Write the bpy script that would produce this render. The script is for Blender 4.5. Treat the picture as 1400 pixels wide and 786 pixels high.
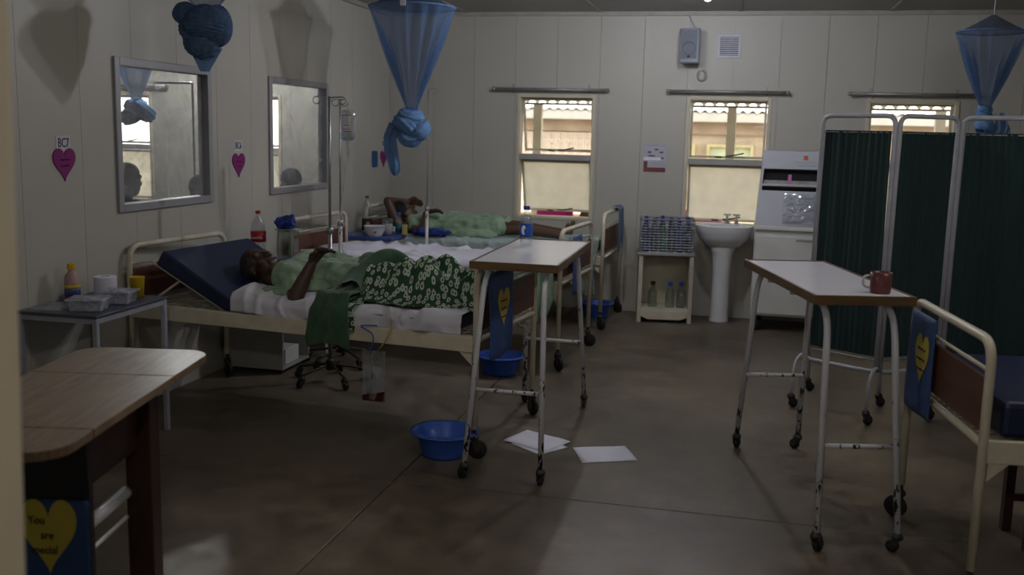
import bpy, math, random
from mathutils import Vector, Matrix, noise
random.seed(7)
PI = math.pi; R = math.radians
for o in list(bpy.data.objects): bpy.data.objects.remove(o)
sc = bpy.context.scene; C = sc.collection

# ------------------------------------------------------------------ camera, world, exposure
YAW, PITCH, ROLL, CAMH = 0.22967, 0.15500, 0.02370, 1.60
def cam_axes():
    cy, sy = math.cos(YAW), math.sin(YAW)
    fwd = Vector((-sy, cy, 0)); right = Vector((cy, sy, 0)); up = Vector((0, 0, 1))
    f = fwd*math.cos(PITCH) - up*math.sin(PITCH); u = up*math.cos(PITCH) + fwd*math.sin(PITCH)
    return right*math.cos(ROLL) + u*math.sin(ROLL), u*math.cos(ROLL) - right*math.sin(ROLL), f
cr, cu, cf = cam_axes()
cam = bpy.data.cameras.new('camera'); camo = bpy.data.objects.new('camera', cam); C.objects.link(camo)
camo.matrix_world = Matrix(((cr.x, cu.x, -cf.x, 0), (cr.y, cu.y, -cf.y, 0), (cr.z, cu.z, -cf.z, CAMH), (0, 0, 0, 1)))
cam.sensor_width = 36; cam.lens = 35.0; cam.clip_start = 0.05; cam.clip_end = 200
cam.dof.use_dof = True; cam.dof.focus_distance = 5.3; cam.dof.aperture_fstop = 2.2
sc.camera = camo
w = bpy.data.worlds.new('sky'); sc.world = w; w.use_nodes = True
bg = w.node_tree.nodes['Background']; bg.inputs[0].default_value = (1.0, 0.97, 0.92, 1); bg.inputs[1].default_value = 4.2
vs = sc.view_settings; vs.view_transform = 'Standard'; vs.look = 'None'; vs.gamma = 1; vs.use_curve_mapping = False
vs.exposure = 0.0
LAMP = 1440.0          # strength of the ceiling bulbs
sun = bpy.data.lights.new('sun', 'SUN'); sun.energy = 5.0; sun.angle = R(0.6); sun.color = (1, .95, .86)
suno = bpy.data.objects.new('sun', sun); C.objects.link(suno); suno.rotation_euler = (R(28), R(12), 0)

# ------------------------------------------------------------------ helpers
class MB:
    def __init__(s): s.v = []; s.f = []
    def add(s, vs, fs, M=None):
        n = len(s.v)
        s.v += [tuple(M @ Vector(v)) if M is not None else tuple(v) for v in vs]
        s.f += [tuple(i+n for i in f) for f in fs]
        return s
    def box(s, x0, x1, y0, y1, z0, z1, M=None):
        return s.add([(x0,y0,z0),(x1,y0,z0),(x1,y1,z0),(x0,y1,z0),(x0,y0,z1),(x1,y0,z1),(x1,y1,z1),(x0,y1,z1)],
                     [(0,3,2,1),(4,5,6,7),(0,1,5,4),(1,2,6,5),(2,3,7,6),(3,0,4,7)], M)
    def prism(s, poly, axis, a, b, M=None):
        """extrude a 2-D polygon along axis 0/1/2 between a and b"""
        def P(p, t):
            return {0: (t, p[0], p[1]), 1: (p[0], t, p[1]), 2: (p[0], p[1], t)}[axis]
        n = len(poly)
        vs = [P(p, a) for p in poly] + [P(p, b) for p in poly]
        fs = [tuple(range(n))[::-1], tuple(range(n, 2*n))] + [(i, (i+1) % n, n+(i+1) % n, n+i) for i in range(n)]
        return s.add(vs, fs, M)
    def tube(s, pts, r, n=8, closed=False, M=None):
        pts = [Vector(p) for p in pts]; m = len(pts)
        rs = r if isinstance(r, (list, tuple)) else [r]*m
        T = []
        for i in range(m):
            a = pts[i-1] if (i > 0 or closed) else pts[i]; b = pts[(i+1) % m] if (i < m-1 or closed) else pts[i]
            t = (b-a); T.append(t.normalized() if t.length > 1e-9 else Vector((0, 0, 1)))
        ref = Vector((0, 0, 1)) if abs(T[0].z) < .9 else Vector((1, 0, 0))
        nn = (ref - T[0]*ref.dot(T[0])).normalized()
        vs = []
        for i in range(m):
            nn = (nn - T[i]*nn.dot(T[i]))
            nn = nn.normalized() if nn.length > 1e-6 else T[i].orthogonal().normalized()
            bb = T[i].cross(nn)
            for k in range(n):
                a = 2*PI*k/n
                vs.append(pts[i] + (nn*math.cos(a) + bb*math.sin(a))*rs[i])
        fs = []
        for i in range(m if closed else m-1):
            j = (i+1) % m
            for k in range(n):
                fs.append((i*n+k, i*n+(k+1) % n, j*n+(k+1) % n, j*n+k))
        if not closed:
            fs.append(tuple(range(n))[::-1]); fs.append(tuple((m-1)*n+k for k in range(n)))
        return s.add(vs, fs, M)
    def lathe(s, prof, n=16, c=(0, 0, 0), M=None, sy=1.0):
        vs = []; fs = []; m = len(prof)
        for r, z in prof:
            for k in range(n):
                a = 2*PI*k/n; vs.append((c[0]+r*math.cos(a), c[1]+sy*r*math.sin(a), c[2]+z))
        for i in range(m-1):
            for k in range(n):
                fs.append((i*n+k, i*n+(k+1) % n, (i+1)*n+(k+1) % n, (i+1)*n+k))
        if prof[0][0] > 1e-5: fs.append(tuple(range(n))[::-1])
        if prof[-1][0] > 1e-5: fs.append(tuple((m-1)*n+k for k in range(n)))
        return s.add(vs, fs, M)
    def ell(s, c, r, nu=16, nv=10, M=None):
        prof = []
        r = r if isinstance(r, (list, tuple)) else (r, r, r)
        vs = [(c[0], c[1], c[2]-r[2])]
        for j in range(1, nv):
            t = -PI/2 + PI*j/nv
            for k in range(nu):
                a = 2*PI*k/nu
                vs.append((c[0]+r[0]*math.cos(t)*math.cos(a), c[1]+r[1]*math.cos(t)*math.sin(a), c[2]+r[2]*math.sin(t)))
        vs.append((c[0], c[1], c[2]+r[2])); top = len(vs)-1
        fs = [(0, 1+(k+1) % nu, 1+k) for k in range(nu)]
        for j in range(nv-2):
            for k in range(nu):
                a = 1+j*nu
                fs.append((a+k, a+(k+1) % nu, a+nu+(k+1) % nu, a+nu+k))
        a = 1+(nv-2)*nu
        fs += [(a+k, a+(k+1) % nu, top) for k in range(nu)]
        return s.add(vs, fs, M)
    def cap(s, p0, p1, r0, r1=None, n=12, M=None):
        r1 = r0 if r1 is None else r1
        p0 = Vector(p0); p1 = Vector(p1); d = (p1-p0).normalized()
        pts = []; rs = []
        for k in range(4):
            a = PI/2*(1-k/4.0); pts.append(p0 - d*r0*math.sin(a)); rs.append(max(r0*math.cos(a), r0*.06))
        pts.append(p0); rs.append(r0); pts.append(p1); rs.append(r1)
        for k in range(1, 5):
            a = PI/2*k/4.0; pts.append(p1 + d*r1*math.sin(a)); rs.append(max(r1*math.cos(a), r1*.06))
        return s.tube(pts, rs, n, M=M)
    def grid(s, fn, nu, nv, closeu=False, M=None):
        vs = [fn(i/(nu if closeu else nu-1), j/(nv-1)) for j in range(nv) for i in range(nu)]
        fs = []
        for j in range(nv-1):
            for i in range(nu if closeu else nu-1):
                k = (i+1) % nu
                fs.append((j*nu+i, j*nu+k, (j+1)*nu+k, (j+1)*nu+i))
        return s.add(vs, fs, M)
    def build(s, name, m, parent=None, smooth=False, bevel=0, loc=None, solid=0, remesh=0, sm=0, sub=0, disp=None, kind=None):
        me = bpy.data.meshes.new(name)
        if loc is not None: s.v = [(v[0]-loc[0], v[1]-loc[1], v[2]-loc[2]) for v in s.v]
        me.from_pydata(s.v, [], s.f); me.update()
        if m is not None: me.materials.append(m)
        if smooth: me.polygons.foreach_set('use_smooth', [True]*len(me.polygons))
        o = bpy.data.objects.new(name, me); C.objects.link(o)
        if loc is not None: o.location = loc
        if parent is not None: o.parent = parent
        if kind: o['kind'] = kind
        if solid:
            d = o.modifiers.new('solid', 'SOLIDIFY'); d.thickness = solid; d.offset = 0
        if remesh:
            d = o.modifiers.new('re', 'REMESH'); d.mode = 'VOXEL'; d.voxel_size = remesh; d.use_smooth_shade = True
        if sm:
            d = o.modifiers.new('smooth', 'SMOOTH'); d.factor = .5; d.iterations = sm
        if sub:
            d = o.modifiers.new('sub', 'SUBSURF'); d.levels = sub; d.render_levels = sub
        if disp:
            tx = bpy.data.textures.new(name+'_folds', 'CLOUDS'); tx.noise_scale = disp[0]; tx.noise_depth = 2
            d = o.modifiers.new('folds', 'DISPLACE'); d.texture = tx; d.strength = disp[1]; d.texture_coords = 'LOCAL'; d.mid_level = .5
        if bevel:
            d = o.modifiers.new('bevel', 'BEVEL'); d.width = bevel; d.segments = 2; d.limit_method = 'ANGLE'; d.angle_limit = R(40)
        return o

def bend(pts, rad, n=6, closed=False):
    """round the corners of a polyline"""
    pts = [Vector(p) for p in pts]; out = [pts[0]]
    for i in range(1, len(pts)-1):
        a, b, c = pts[i-1], pts[i], pts[i+1]
        d1 = (a-b); d2 = (c-b); q = min(rad, d1.length*.49, d2.length*.49)
        p1 = b + d1.normalized()*q; p2 = b + d2.normalized()*q
        for k in range(n+1):
            t = k/n; out.append(p1*(1-t)**2 + b*2*t*(1-t) + p2*t*t)
    out.append(pts[-1]); return out

def tag(o, label=None, cat=None, group=None, kind=None):
    if label: o['label'] = label
    if cat: o['category'] = cat
    if group: o['group'] = group
    if kind: o['kind'] = kind
    return o
def thing(name, label, cat, loc=(0, 0, 0), rz=0, group=None):
    o = bpy.data.objects.new(name, None); C.objects.link(o); o.empty_display_size = .1
    o.location = loc; o.rotation_euler = (0, 0, rz)
    return tag(o, label, cat, group)
def copy_tree(o, parent=None):
    c = o.copy(); C.objects.link(c); c.parent = parent
    for ch in list(o.children): copy_tree(ch, c)
    return c
def struct(o): o['kind'] = 'structure'; return o
def nz(x, y, z=0., s=1.): return noise.noise(Vector((x*s, y*s, z*s)))
def fold(x, y, z=0.): return noise.turbulence(Vector((x, y, z)), 3, True)

# ------------------------------------------------------------------ materials
def newmat(name):
    m = bpy.data.materials.new(name); m.use_nodes = True
    nt = m.node_tree; return m, nt, nt.nodes, nt.links, nt.nodes['Principled BSDF']
def rgba(c): return (c[0], c[1], c[2], 1)
def noise_node(N, L, scale, detail=4, rough=.55, stretch=None, dist=0):
    tc = N.new('ShaderNodeTexCoord'); mp = N.new('ShaderNodeMapping'); L.new(tc.outputs['Object'], mp.inputs[0])
    if stretch: mp.inputs['Scale'].default_value = stretch
    n = N.new('ShaderNodeTexNoise'); n.inputs['Scale'].default_value = scale; n.inputs['Detail'].default_value = detail
    n.inputs['Roughness'].default_value = rough; n.inputs['Distortion'].default_value = dist
    L.new(mp.outputs[0], n.inputs['Vector']); return n
def ramp(N, L, src, stops):
    r = N.new('ShaderNodeValToRGB'); L.new(src, r.inputs[0]); e = r.color_ramp.elements
    while len(e) < len(stops): e.new(.5)
    for i, (p, c) in enumerate(stops): e[i].position = p; e[i].color = rgba(c) if len(c) == 3 else c
    return r
MATS = {}
def mat(name, col, rough=.6, metal=0, var=.12, scale=6, bump=0, bscale=80, spec=.4, stretch=None, sheen=0, bdist=.004, coat=0):
    if name in MATS: return MATS[name]
    m, nt, N, L, b = newmat(name)
    n = noise_node(N, L, scale, stretch=stretch)
    lo = tuple(c*(1-var) for c in col); hi = tuple(min(1, c*(1+var)) for c in col)
    r = ramp(N, L, n.outputs['Fac'], [(.3, lo), (.7, hi)])
    L.new(r.outputs[0], b.inputs['Base Color'])
    b.inputs['Roughness'].default_value = rough; b.inputs['Metallic'].default_value = metal
    b.inputs['Specular IOR Level'].default_value = spec
    if sheen: b.inputs['Sheen Weight'].default_value = sheen
    if coat: b.inputs['Coat Weight'].default_value = coat; b.inputs['Coat Roughness'].default_value = .1
    if bump:
        n2 = noise_node(N, L, bscale, 3, stretch=stretch); bp = N.new('ShaderNodeBump')
        bp.inputs['Strength'].default_value = bump; bp.inputs['Distance'].default_value = bdist
        L.new(n2.outputs['Fac'], bp.inputs['Height']); L.new(bp.outputs[0], b.inputs['Normal'])
    MATS[name] = m; return m
def chipped(name, col, chip=(.015, .012, .01), amount=.60, scale=38, zfade=None, rough=.35):
    """paint flaked off in spots, more towards the foot of the tube where it is knocked"""
    m, nt, N, L, b = newmat(name)
    n = noise_node(N, L, scale, 3, .6, stretch=(1, 1, .45))
    src = n.outputs['Fac']
    if zfade:
        tc = N.new('ShaderNodeTexCoord'); sp = N.new('ShaderNodeSeparateXYZ'); L.new(tc.outputs['Object'], sp.inputs[0])
        mr = N.new('ShaderNodeMapRange'); mr.inputs['From Min'].default_value = zfade[0]; mr.inputs['From Max'].default_value = zfade[1]
        mr.inputs['To Min'].default_value = zfade[2]; mr.inputs['To Max'].default_value = zfade[3]
        L.new(sp.outputs['Z'], mr.inputs['Value'])
        ad = N.new('ShaderNodeMath'); ad.operation = 'ADD'; L.new(src, ad.inputs[0]); L.new(mr.outputs[0], ad.inputs[1]); src = ad.outputs[0]
    r = ramp(N, L, src, [(amount, col), (amount+.015, chip)])
    L.new(r.outputs[0], b.inputs['Base Color']); b.inputs['Roughness'].default_value = rough
    return m
def thin_glass(name, tint=(.95, .97, .96), gloss=.08, dirt=0, dirtcol=(.7, .7, .7), rough=.02, smear=False):
    m, nt, N, L, b = newmat(name); N.remove(b)
    out = N['Material Output']
    tr = N.new('ShaderNodeBsdfTransparent'); tr.inputs[0].default_value = rgba(tint)
    gl = N.new('ShaderNodeBsdfGlossy'); gl.inputs['Roughness'].default_value = rough; gl.inputs[0].default_value = (.9, .9, .9, 1)
    mx = N.new('ShaderNodeMixShader'); mx.inputs[0].default_value = gloss
    L.new(tr.outputs[0], mx.inputs[1]); L.new(gl.outputs[0], mx.inputs[2]); last = mx
    if dirt:
        df = N.new('ShaderNodeBsdfDiffuse'); df.inputs[0].default_value = rgba(dirtcol)
        n = noise_node(N, L, 3.2 if smear else 9, 6, .7, dist=2.2 if smear else .4)
        r = ramp(N, L, n.outputs['Fac'], [(.38, (dirt*.25,)*3), (.75, (min(1, dirt*1.9),)*3)])
        m2 = N.new('ShaderNodeMixShader'); L.new(r.outputs[0], m2.inputs[0]); L.new(mx.outputs[0], m2.inputs[1]); L.new(df.outputs[0], m2.inputs[2]); last = m2
    L.new(last.outputs[0], out.inputs[0]); return m
def translucent(name, col, trans=.5, opacity=1.0, scale=4, var=.08):
    m, nt, N, L, b = newmat(name); N.remove(b); out = N['Material Output']
    n = noise_node(N, L, scale); r = ramp(N, L, n.outputs['Fac'], [(.3, tuple(c*(1-var) for c in col)), (.7, tuple(min(1, c*(1+var)) for c in col))])
    d = N.new('ShaderNodeBsdfDiffuse'); t = N.new('ShaderNodeBsdfTranslucent'); L.new(r.outputs[0], d.inputs[0]); L.new(r.outputs[0], t.inputs[0])
    mx = N.new('ShaderNodeMixShader'); mx.inputs[0].default_value = trans; L.new(d.outputs[0], mx.inputs[1]); L.new(t.outputs[0], mx.inputs[2]); last = mx
    if opacity < 1:
        tp = N.new('ShaderNodeBsdfTransparent'); m2 = N.new('ShaderNodeMixShader'); m2.inputs[0].default_value = opacity
        L.new(tp.outputs[0], m2.inputs[1]); L.new(mx.outputs[0], m2.inputs[2]); last = m2
    L.new(last.outputs[0], out.inputs[0]); return m
def emit(name, col, s):
    m, nt, N, L, b = newmat(name); N.remove(b); e = N.new('ShaderNodeEmission')
    e.inputs[0].default_value = rgba(col); e.inputs[1].default_value = s; L.new(e.outputs[0], N['Material Output'].inputs[0]); return m

M_wall = mat('cream wall panel', (.455, .435, .385), .45, var=.04, scale=1.3, bump=.05, bscale=40)
M_wall_s = mat('wall core', (.50, .48, .42), .7)
M_ceil = mat('ceiling board', (.40, .385, .36), .7, var=.06, scale=2)
M_jamb = mat('ochre cream door jamb', (.68, .60, .45), .6, var=.05, scale=3)
M_alu = mat('grey aluminium frame', (.32, .32, .34), .4, .3, var=.05)
M_wframe = mat('cream window frame', (.58, .53, .42), .5, var=.08)
M_rail = mat('grey window rail', (.36, .35, .32), .5, var=.08)
M_steel = mat('dull steel', (.42, .42, .43), .35, .8, var=.1, scale=20)
M_rod = mat('dusty curtain rod', (.33, .32, .31), .4, .5, var=.15, scale=10)
M_dark = mat('black rubber', (.012, .012, .013), .6, var=.2)
M_darkmetal = mat('dark metal', (.05, .045, .04), .45, .5, var=.2, scale=30)
M_bedpaint = mat('cream bed enamel', (.60, .55, .44), .38, var=.1, scale=12)
M_brown = mat('brown laminate board', (.115, .045, .028), .4, var=.2, scale=5, stretch=(1, .3, 4))
M_navy = mat('navy vinyl', (.012, .020, .060), .45, var=.15, scale=5, bump=.15, bscale=30)
M_sheet = mat('white sheet', (.60, .59, .68), .85, var=.05, scale=5, bump=.2, bscale=25, sheen=.2)
M_white = mat('white enamel', (.66, .66, .64), .35, var=.05)
M_ceramic = mat('white ceramic', (.68, .68, .70), .12, var=.02, spec=.6)
M_greytube = mat('grey painted tube', (.34, .35, .42), .4, var=.1, scale=14)
M_tube = chipped('chipped white tube', (.60, .61, .66), amount=.66, zfade=(.0, .75, .17, -.04))
M_ivlow = chipped('chipped cream tube', (.60, .58, .53), amount=.60, scale=30)
M_lamtop = mat('white laminate top', (.88, .88, .97), .20, var=.03, spec=.4)
M_edge = mat('brown table edge', (.13, .075, .03), .45, var=.25, scale=14, stretch=(.3, .3, 4))
M_blue = mat('blue plastic basin', (.035, .105, .46), .35, var=.08)
M_bluepaper = mat('blue paper', (.03, .075, .22), .6, var=.12, scale=5)
M_yellow = mat('yellow paper', (.50, .42, .06), .7, var=.08)
M_magenta = mat('magenta paper', (.22, .010, .145), .7, var=.1)
M_bluetag = mat('blue tag paper', (.015, .09, .22), .7, var=.1)
M_ink = mat('dark ink', (.03, .028, .05), .7, var=.1)
M_inkp = mat('purple ink', (.12, .006, .11), .7, var=.1)
M_paper = mat('white paper', (.78, .78, .90), .8, var=.03)
M_paperline = mat('grey print', (.40, .40, .46), .8, var=.1)
M_green = mat('pale green gown cotton', (.25, .36, .25), .9, var=.16, scale=14, bump=.35, bscale=50, sheen=.15)
M_greencloth = mat('plain green cloth', (.035, .085, .045), .9, var=.25, scale=12, bump=.3, bscale=60, sheen=.2)
M_paleclo = mat('pale green sheet cloth', (.33, .50, .38), .9, var=.1, scale=8, bump=.2, bscale=40)
M_skin = mat('dark skin', (.060, .032, .022), .48, var=.2, scale=25, bump=.12, bscale=120, spec=.5)
M_skin2 = mat('brown skin', (.085, .042, .025), .48, var=.2, scale=25, bump=.12, bscale=120, spec=.5)
M_hair = mat('short black hair', (.010, .009, .009), .8, var=.3, scale=60, bump=.6, bscale=200)
M_hairgrey = mat('greying hair', (.030, .026, .024), .85, var=.4, scale=90, bump=.6, bscale=220)
M_eye = mat('eye white', (.45, .42, .38), .3)
M_curtain = mat('dark green screen curtain', (.012, .034, .036), .9, var=.2, scale=8, stretch=(1, 1, .1), sheen=.1)
M_bluegrey = mat('blue grey cloth', (.12, .17, .26), .9, var=.15)
M_tealclo = mat('teal pink patchwork', (.24, .29, .27), .9, var=.45, scale=16)
M_red = mat('red label', (.36, .012, .015), .5, var=.05)
M_redmug = mat('dark red plastic mug', (.10, .026, .024), .4)
M_yellowcup = mat('yellow plastic', (.68, .45, .02), .4, var=.04)
M_pinkliq = mat('pink milky drink', (.42, .28, .26), .4)
M_darkjuice = mat('dark red drink', (.10, .012, .03), .3)
M_capblue = mat('blue bottle cap', (.02, .06, .40), .4)
M_bluetop = mat('blue laminate', (.06, .10, .33), .35, var=.08)
M_darktop = mat('dark blue grey top', (.065, .075, .11), .35, var=.1)
M_spk = mat('grey loudspeaker', (.28, .30, .34), .5, var=.05)
M_spkgr = mat('loudspeaker grille', (.17, .19, .23), .7, var=.1, scale=120)
M_black = mat('black recess', (.008, .008, .010), .8)
M_net = translucent('blue net', (.11, .20, .38), .35, .42)
M_netthick = translucent('blue bunched net', (.15, .27, .48), .2, 1.0, 30, .2)
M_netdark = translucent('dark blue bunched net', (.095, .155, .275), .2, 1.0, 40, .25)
M_nettail = translucent('blue net tail', (.16, .30, .55), .35, .72)
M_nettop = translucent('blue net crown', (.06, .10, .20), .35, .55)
M_obscure = translucent('obscure glass', (.95, .95, .88), .82, 1.0, 7, .05)
M_glass = thin_glass('clear glass')
M_dirtyglass = thin_glass('smeared glass', (.96, .97, .97), .07, .15, (.75, .75, .78), smear=True)
M_pet = thin_glass('clear plastic', (.86, .90, .92), .16, .04, (.7, .75, .8), .08)
M_bottleglass = thin_glass('bottle glass', (.66, .72, .68), .18, .05, (.5, .55, .5), .06)
M_bag = thin_glass('clear plastic bag', (.84, .86, .90), .26, .22, (.75, .77, .84), .12)
M_tub = thin_glass('frosted plastic tub', (.75, .77, .82), .14, .55, (.70, .72, .80), .2)
M_blood = mat('dark red fluid', (.045, .008, .008), .3)
M_tan = mat('brick yellow rendering', (.50, .41, .31), .8, var=.15, scale=4)

def m_floor():
    m, nt, N, L, b = newmat('worn concrete floor')
    n1 = noise_node(N, L, 1.1, 8, .65); n2 = noise_node(N, L, 7, 6, .6)
    r1 = ramp(N, L, n1.outputs['Fac'], [(.32, (.086, .066, .046)), (.50, (.138, .108, .076)), (.68, (.200, .162, .117))])
    r2 = ramp(N, L, n2.outputs['Fac'], [(.32, (.62, .62, .62)), (.66, (1.15, 1.15, 1.15))])
    mx = N.new('ShaderNodeMix'); mx.data_type = 'RGBA'; mx.blend_type = 'MULTIPLY'; mx.inputs[0].default_value = 1
    L.new(r1.outputs[0], mx.inputs[6]); L.new(r2.outputs[0], mx.inputs[7]); L.new(mx.outputs[2], b.inputs['Base Color'])
    r3 = ramp(N, L, n2.outputs['Fac'], [(.3, (.34,)*3), (.7, (.55,)*3)]); L.new(r3.outputs[0], b.inputs['Roughness'])
    n3 = noise_node(N, L, 50, 4); bp = N.new('ShaderNodeBump'); bp.inputs['Strength'].default_value = .12; bp.inputs['Distance'].default_value = .004
    L.new(n3.outputs['Fac'], bp.inputs['Height']); L.new(bp.outputs[0], b.inputs['Normal'])
    b.inputs['Specular IOR Level'].default_value = .45
    return m
def m_wood():
    m, nt, N, L, b = newmat('worn oak table top')
    n = noise_node(N, L, 5, 6, .6, stretch=(9, 1, 1), dist=.6)
    r = ramp(N, L, n.outputs['Fac'], [(.25, (.10, .062, .035)), (.5, (.19, .125, .075)), (.75, (.27, .19, .12))])
    L.new(r.outputs[0], b.inputs['Base Color']); b.inputs['Roughness'].default_value = .38
    bp = N.new('ShaderNodeBump'); bp.inputs['Strength'].default_value = .1; bp.inputs['Distance'].default_value = .003
    L.new(n.outputs['Fac'], bp.inputs['Height']); L.new(bp.outputs[0], b.inputs['Normal'])
    return m
def m_blanket():
    """dark green cloth with a printed white flower lattice"""
    m, nt, N, L, b = newmat('green cloth printed with white flowers')
    tc = N.new('ShaderNodeTexCoord'); mp = N.new('ShaderNodeMapping'); L.new(tc.outputs['UV'], mp.inputs[0])
    mp.inputs['Scale'].default_value = (1, 1, 1)
    vo = N.new('ShaderNodeTexVoronoi'); vo.feature = 'F1'; vo.voronoi_dimensions = '2D'; nn_dim = 2; vo.inputs['Scale'].default_value = 27; vo.inputs['Randomness'].default_value = .75
    nn = N.new('ShaderNodeTexNoise'); nn.inputs['Scale'].default_value = 60; nn.inputs['Detail'].default_value = 2
    L.new(mp.outputs[0], vo.inputs['Vector']); L.new(mp.outputs[0], nn.inputs['Vector'])
    ad = N.new('ShaderNodeMath'); ad.operation = 'MULTIPLY_ADD'; ad.inputs[1].default_value = .35
    L.new(nn.outputs['Fac'], ad.inputs[0]); L.new(vo.outputs['Distance'], ad.inputs[2])
    g = (.026, .070, .036); wh = (.42, .47, .38)
    r = ramp(N, L, ad.outputs[0], [(.0, g), (.27, g), (.32, wh), (.52, wh), (.58, g)])
    L.new(r.outputs[0], b.inputs['Base Color']); b.inputs['Roughness'].default_value = .9
    b.inputs['Specular IOR Level'].default_value = .2
    return m
M_floor = m_floor(); M_wood = m_wood(); M_blanket = m_blanket()
M_legwood = mat('dark red stained wood', (.032, .013, .009), .4, var=.2, scale=6, stretch=(6, 6, .6))

FONTS = {}
def text(name, s, size, m, parent, loc, rot, ext=.0008, align='CENTER', sx=1.0):
    cu_ = bpy.data.curves.new(name, 'FONT'); cu_.body = s; cu_.size = size; cu_.extrude = ext; cu_.align_x = align; cu_.align_y = 'CENTER'
    cu_.resolution_u = 2
    t = bpy.data.objects.new('tmp', cu_); C.objects.link(t)
    bpy.context.view_layer.update()
    me = bpy.data.meshes.new_from_object(t.evaluated_get(bpy.context.evaluated_depsgraph_get()))
    bpy.data.objects.remove(t); me.name = name
    me.materials.clear(); me.materials.append(m)
    o = bpy.data.objects.new(name, me); C.objects.link(o); o.location = loc; o.rotation_euler = rot; o.scale = (sx, 1, 1)
    o.parent = parent; return o

# ================================================================== the room
XL, XR, YB, H, YF = -3.338, 3.60, 9.022, 2.668, 1.30
def strips(name, axis, face, out, a0, joints, openings, m, parent, z0=0.0, z1=H, th=.018, gap=.0026):
    """wall cladding: one child per vertical panel; face = plane position, out = +1/-1 towards the core"""
    for a, b in zip(joints[:-1], joints[1:]):
        lo, hi = a+gap/2, b-gap/2
        cuts = sorted({lo, hi} | {c for o in openings for c in o[:2] if lo < c < hi})
        mb = MB()
        for c0, c1 in zip(cuts[:-1], cuts[1:]):
            mid = (c0+c1)/2; op = [o for o in openings if o[0] < mid < o[1]]
            zs = [(z0, z1)] if not op else [(z0, op[0][2]), (op[0][3], z1)]
            for u, v in zs:
                f0, f1 = sorted((face, face+out*th))
                if axis == 'x': mb.box(f0, f1, c0, c1, u, v)
                else: mb.box(c0, c1, f0, f1, u, v)
        mb.build(name, m, parent)
def core(name, axis, f0, f1, a, b, openings, m, z0=-.05, z1=H+.06):
    cuts = sorted({a, b} | {c for o in openings for c in o[:2]})
    mb = MB()
    for c0, c1 in zip(cuts[:-1], cuts[1:]):
        mid = (c0+c1)/2; op = [o for o in openings if o[0] < mid < o[1]]
        for u, v in ([(z0, z1)] if not op else [(z0, op[0][2]), (op[0][3], z1)]):
            if axis == 'x': mb.box(f0, f1, c0, c1, u, v)
            else: mb.box(c0, c1, f0, f1, u, v)
    return struct(mb.build(name, m))
LWIN = [(4.815, 5.750, 1.140, 1.922), (6.590, 7.562, 1.140, 1.922)]
BWIN = [(-2.089, -1.386, .823, 1.935), (-.557, .146, .823, 1.935), (.945, 1.655, .823, 1.935)]
AWIN = [(-6.58, -5.87, .823, 1.90), (-5.17, -4.46, .823, 1.90)]
# floor: core plus cast slabs with open joints
fl = struct(MB().box(-7.6, XR+.1, -1.5, YB+.12, -.12, -.012).build('floor', mat('floor joint', (.03, .026, .02), .9)))
xs = [-7.6, -4.5, -1.51, 1.50, XR+.1]; ys = [-1.5, 1.14, 4.16, YB+.10]
for i in range(4):
    for j in range(3):
        g = .003
        MB().box(xs[i]+g, xs[i+1]-g, ys[j]+g, ys[j+1]-g, -.03, 0).build('slab', M_floor, fl, bevel=.003)
ce = struct(MB().box(-7.6, XR+.1, -1.5, YB+.12, H, H+.08).build('ceiling', M_ceil))
for k in range(9):
    MB().box(-7.5+k*1.22+.02, -7.5+k*1.22+.045, YF, YB-.001, H-.006, H+.001).build('cover_strip', M_ceil, ce)
struct(MB().box(XL+.001, XR, YB-.03, YB-.001, H-.035, H).build('trim_1', mat('cornice', (.36, .345, .31), .6)))
struct(MB().box(XL+.001, XL+.03, YF, YB-.03, H-.035, H).build('trim_2', MATS['cornice']))
wl = core('wall_left', 'x', XL-.055, XL-.018, YF-.2, YB, LWIN, M_wall_s)
strips('panel', 'x', XL, -1, 0, [YF] + [1.36+.45*k for k in range(18) if 1.36+.45*k < YB-.2] + [YB], LWIN, M_wall, wl)
wb = core('wall_back', 'y', YB+.018, YB+.12, -7.6, XR+.1, AWIN+BWIN, M_wall_s)
jb = [XL] + [-3.29+.388*k for k in range(1, 18)] + [XR]
strips('panel', 'y', YB, 1, 0, jb, BWIN, M_wall, wb)
strips('panel', 'y', YB, 1, 0, [-7.5+.45*k for k in range(10)]+[XL-.055], AWIN, M_wall, wb)
struct(MB().box(XR, XR+.1, -1.5, YB+.12, -.05, H+.06).build('wall_right', M_wall))
# wall with the doorway the picture is taken through; its jamb stands a little out of plumb
wf = struct(MB().box(-7.6, -1.24, 1.10, YF, -.05, H+.06).build('wall_front', M_wall))
MB().box(.9, XR, 1.10, YF, -.05, H+.06).build('wall_piece', M_wall, wf)
MB().box(-1.24, .9, 1.10, YF, 2.25, H+.06).build('lintel', M_wall, wf)
jm = MB(); jm.add([(-1.26, 1.09, 0), (-1.130, 1.09, 0), (-1.130, 1.31, 0), (-1.26, 1.31, 0), (-1.26, 1.09, 2.25), (-1.064, 1.09, 2.25), (-1.064, 1.31, 2.25), (-1.26, 1.31, 2.25)],
       [(0,3,2,1),(4,5,6,7),(0,1,5,4),(1,2,6,5),(2,3,7,6),(3,0,4,7)])
struct(jm.build('door_1', M_jamb, bevel=.008))
struct(MB().box(-7.6, -7.5, 1.1, YB+.12, -.05, H+.06).build('wall_far', M_wall))
struct(MB().box(-1.6, 1.6, -1.6, -1.5, -.05, H+.06).build('wall_corridor', M_wall))
struct(MB().box(-1.7, -1.6, -1.6, 1.1, -.05, H+.06).build('wall_corridor_side', M_wall))
struct(MB().box(1.6, 1.7, -1.6, 1.1, -.05, H+.06).build('wall_corridor_end', M_wall))

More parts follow.
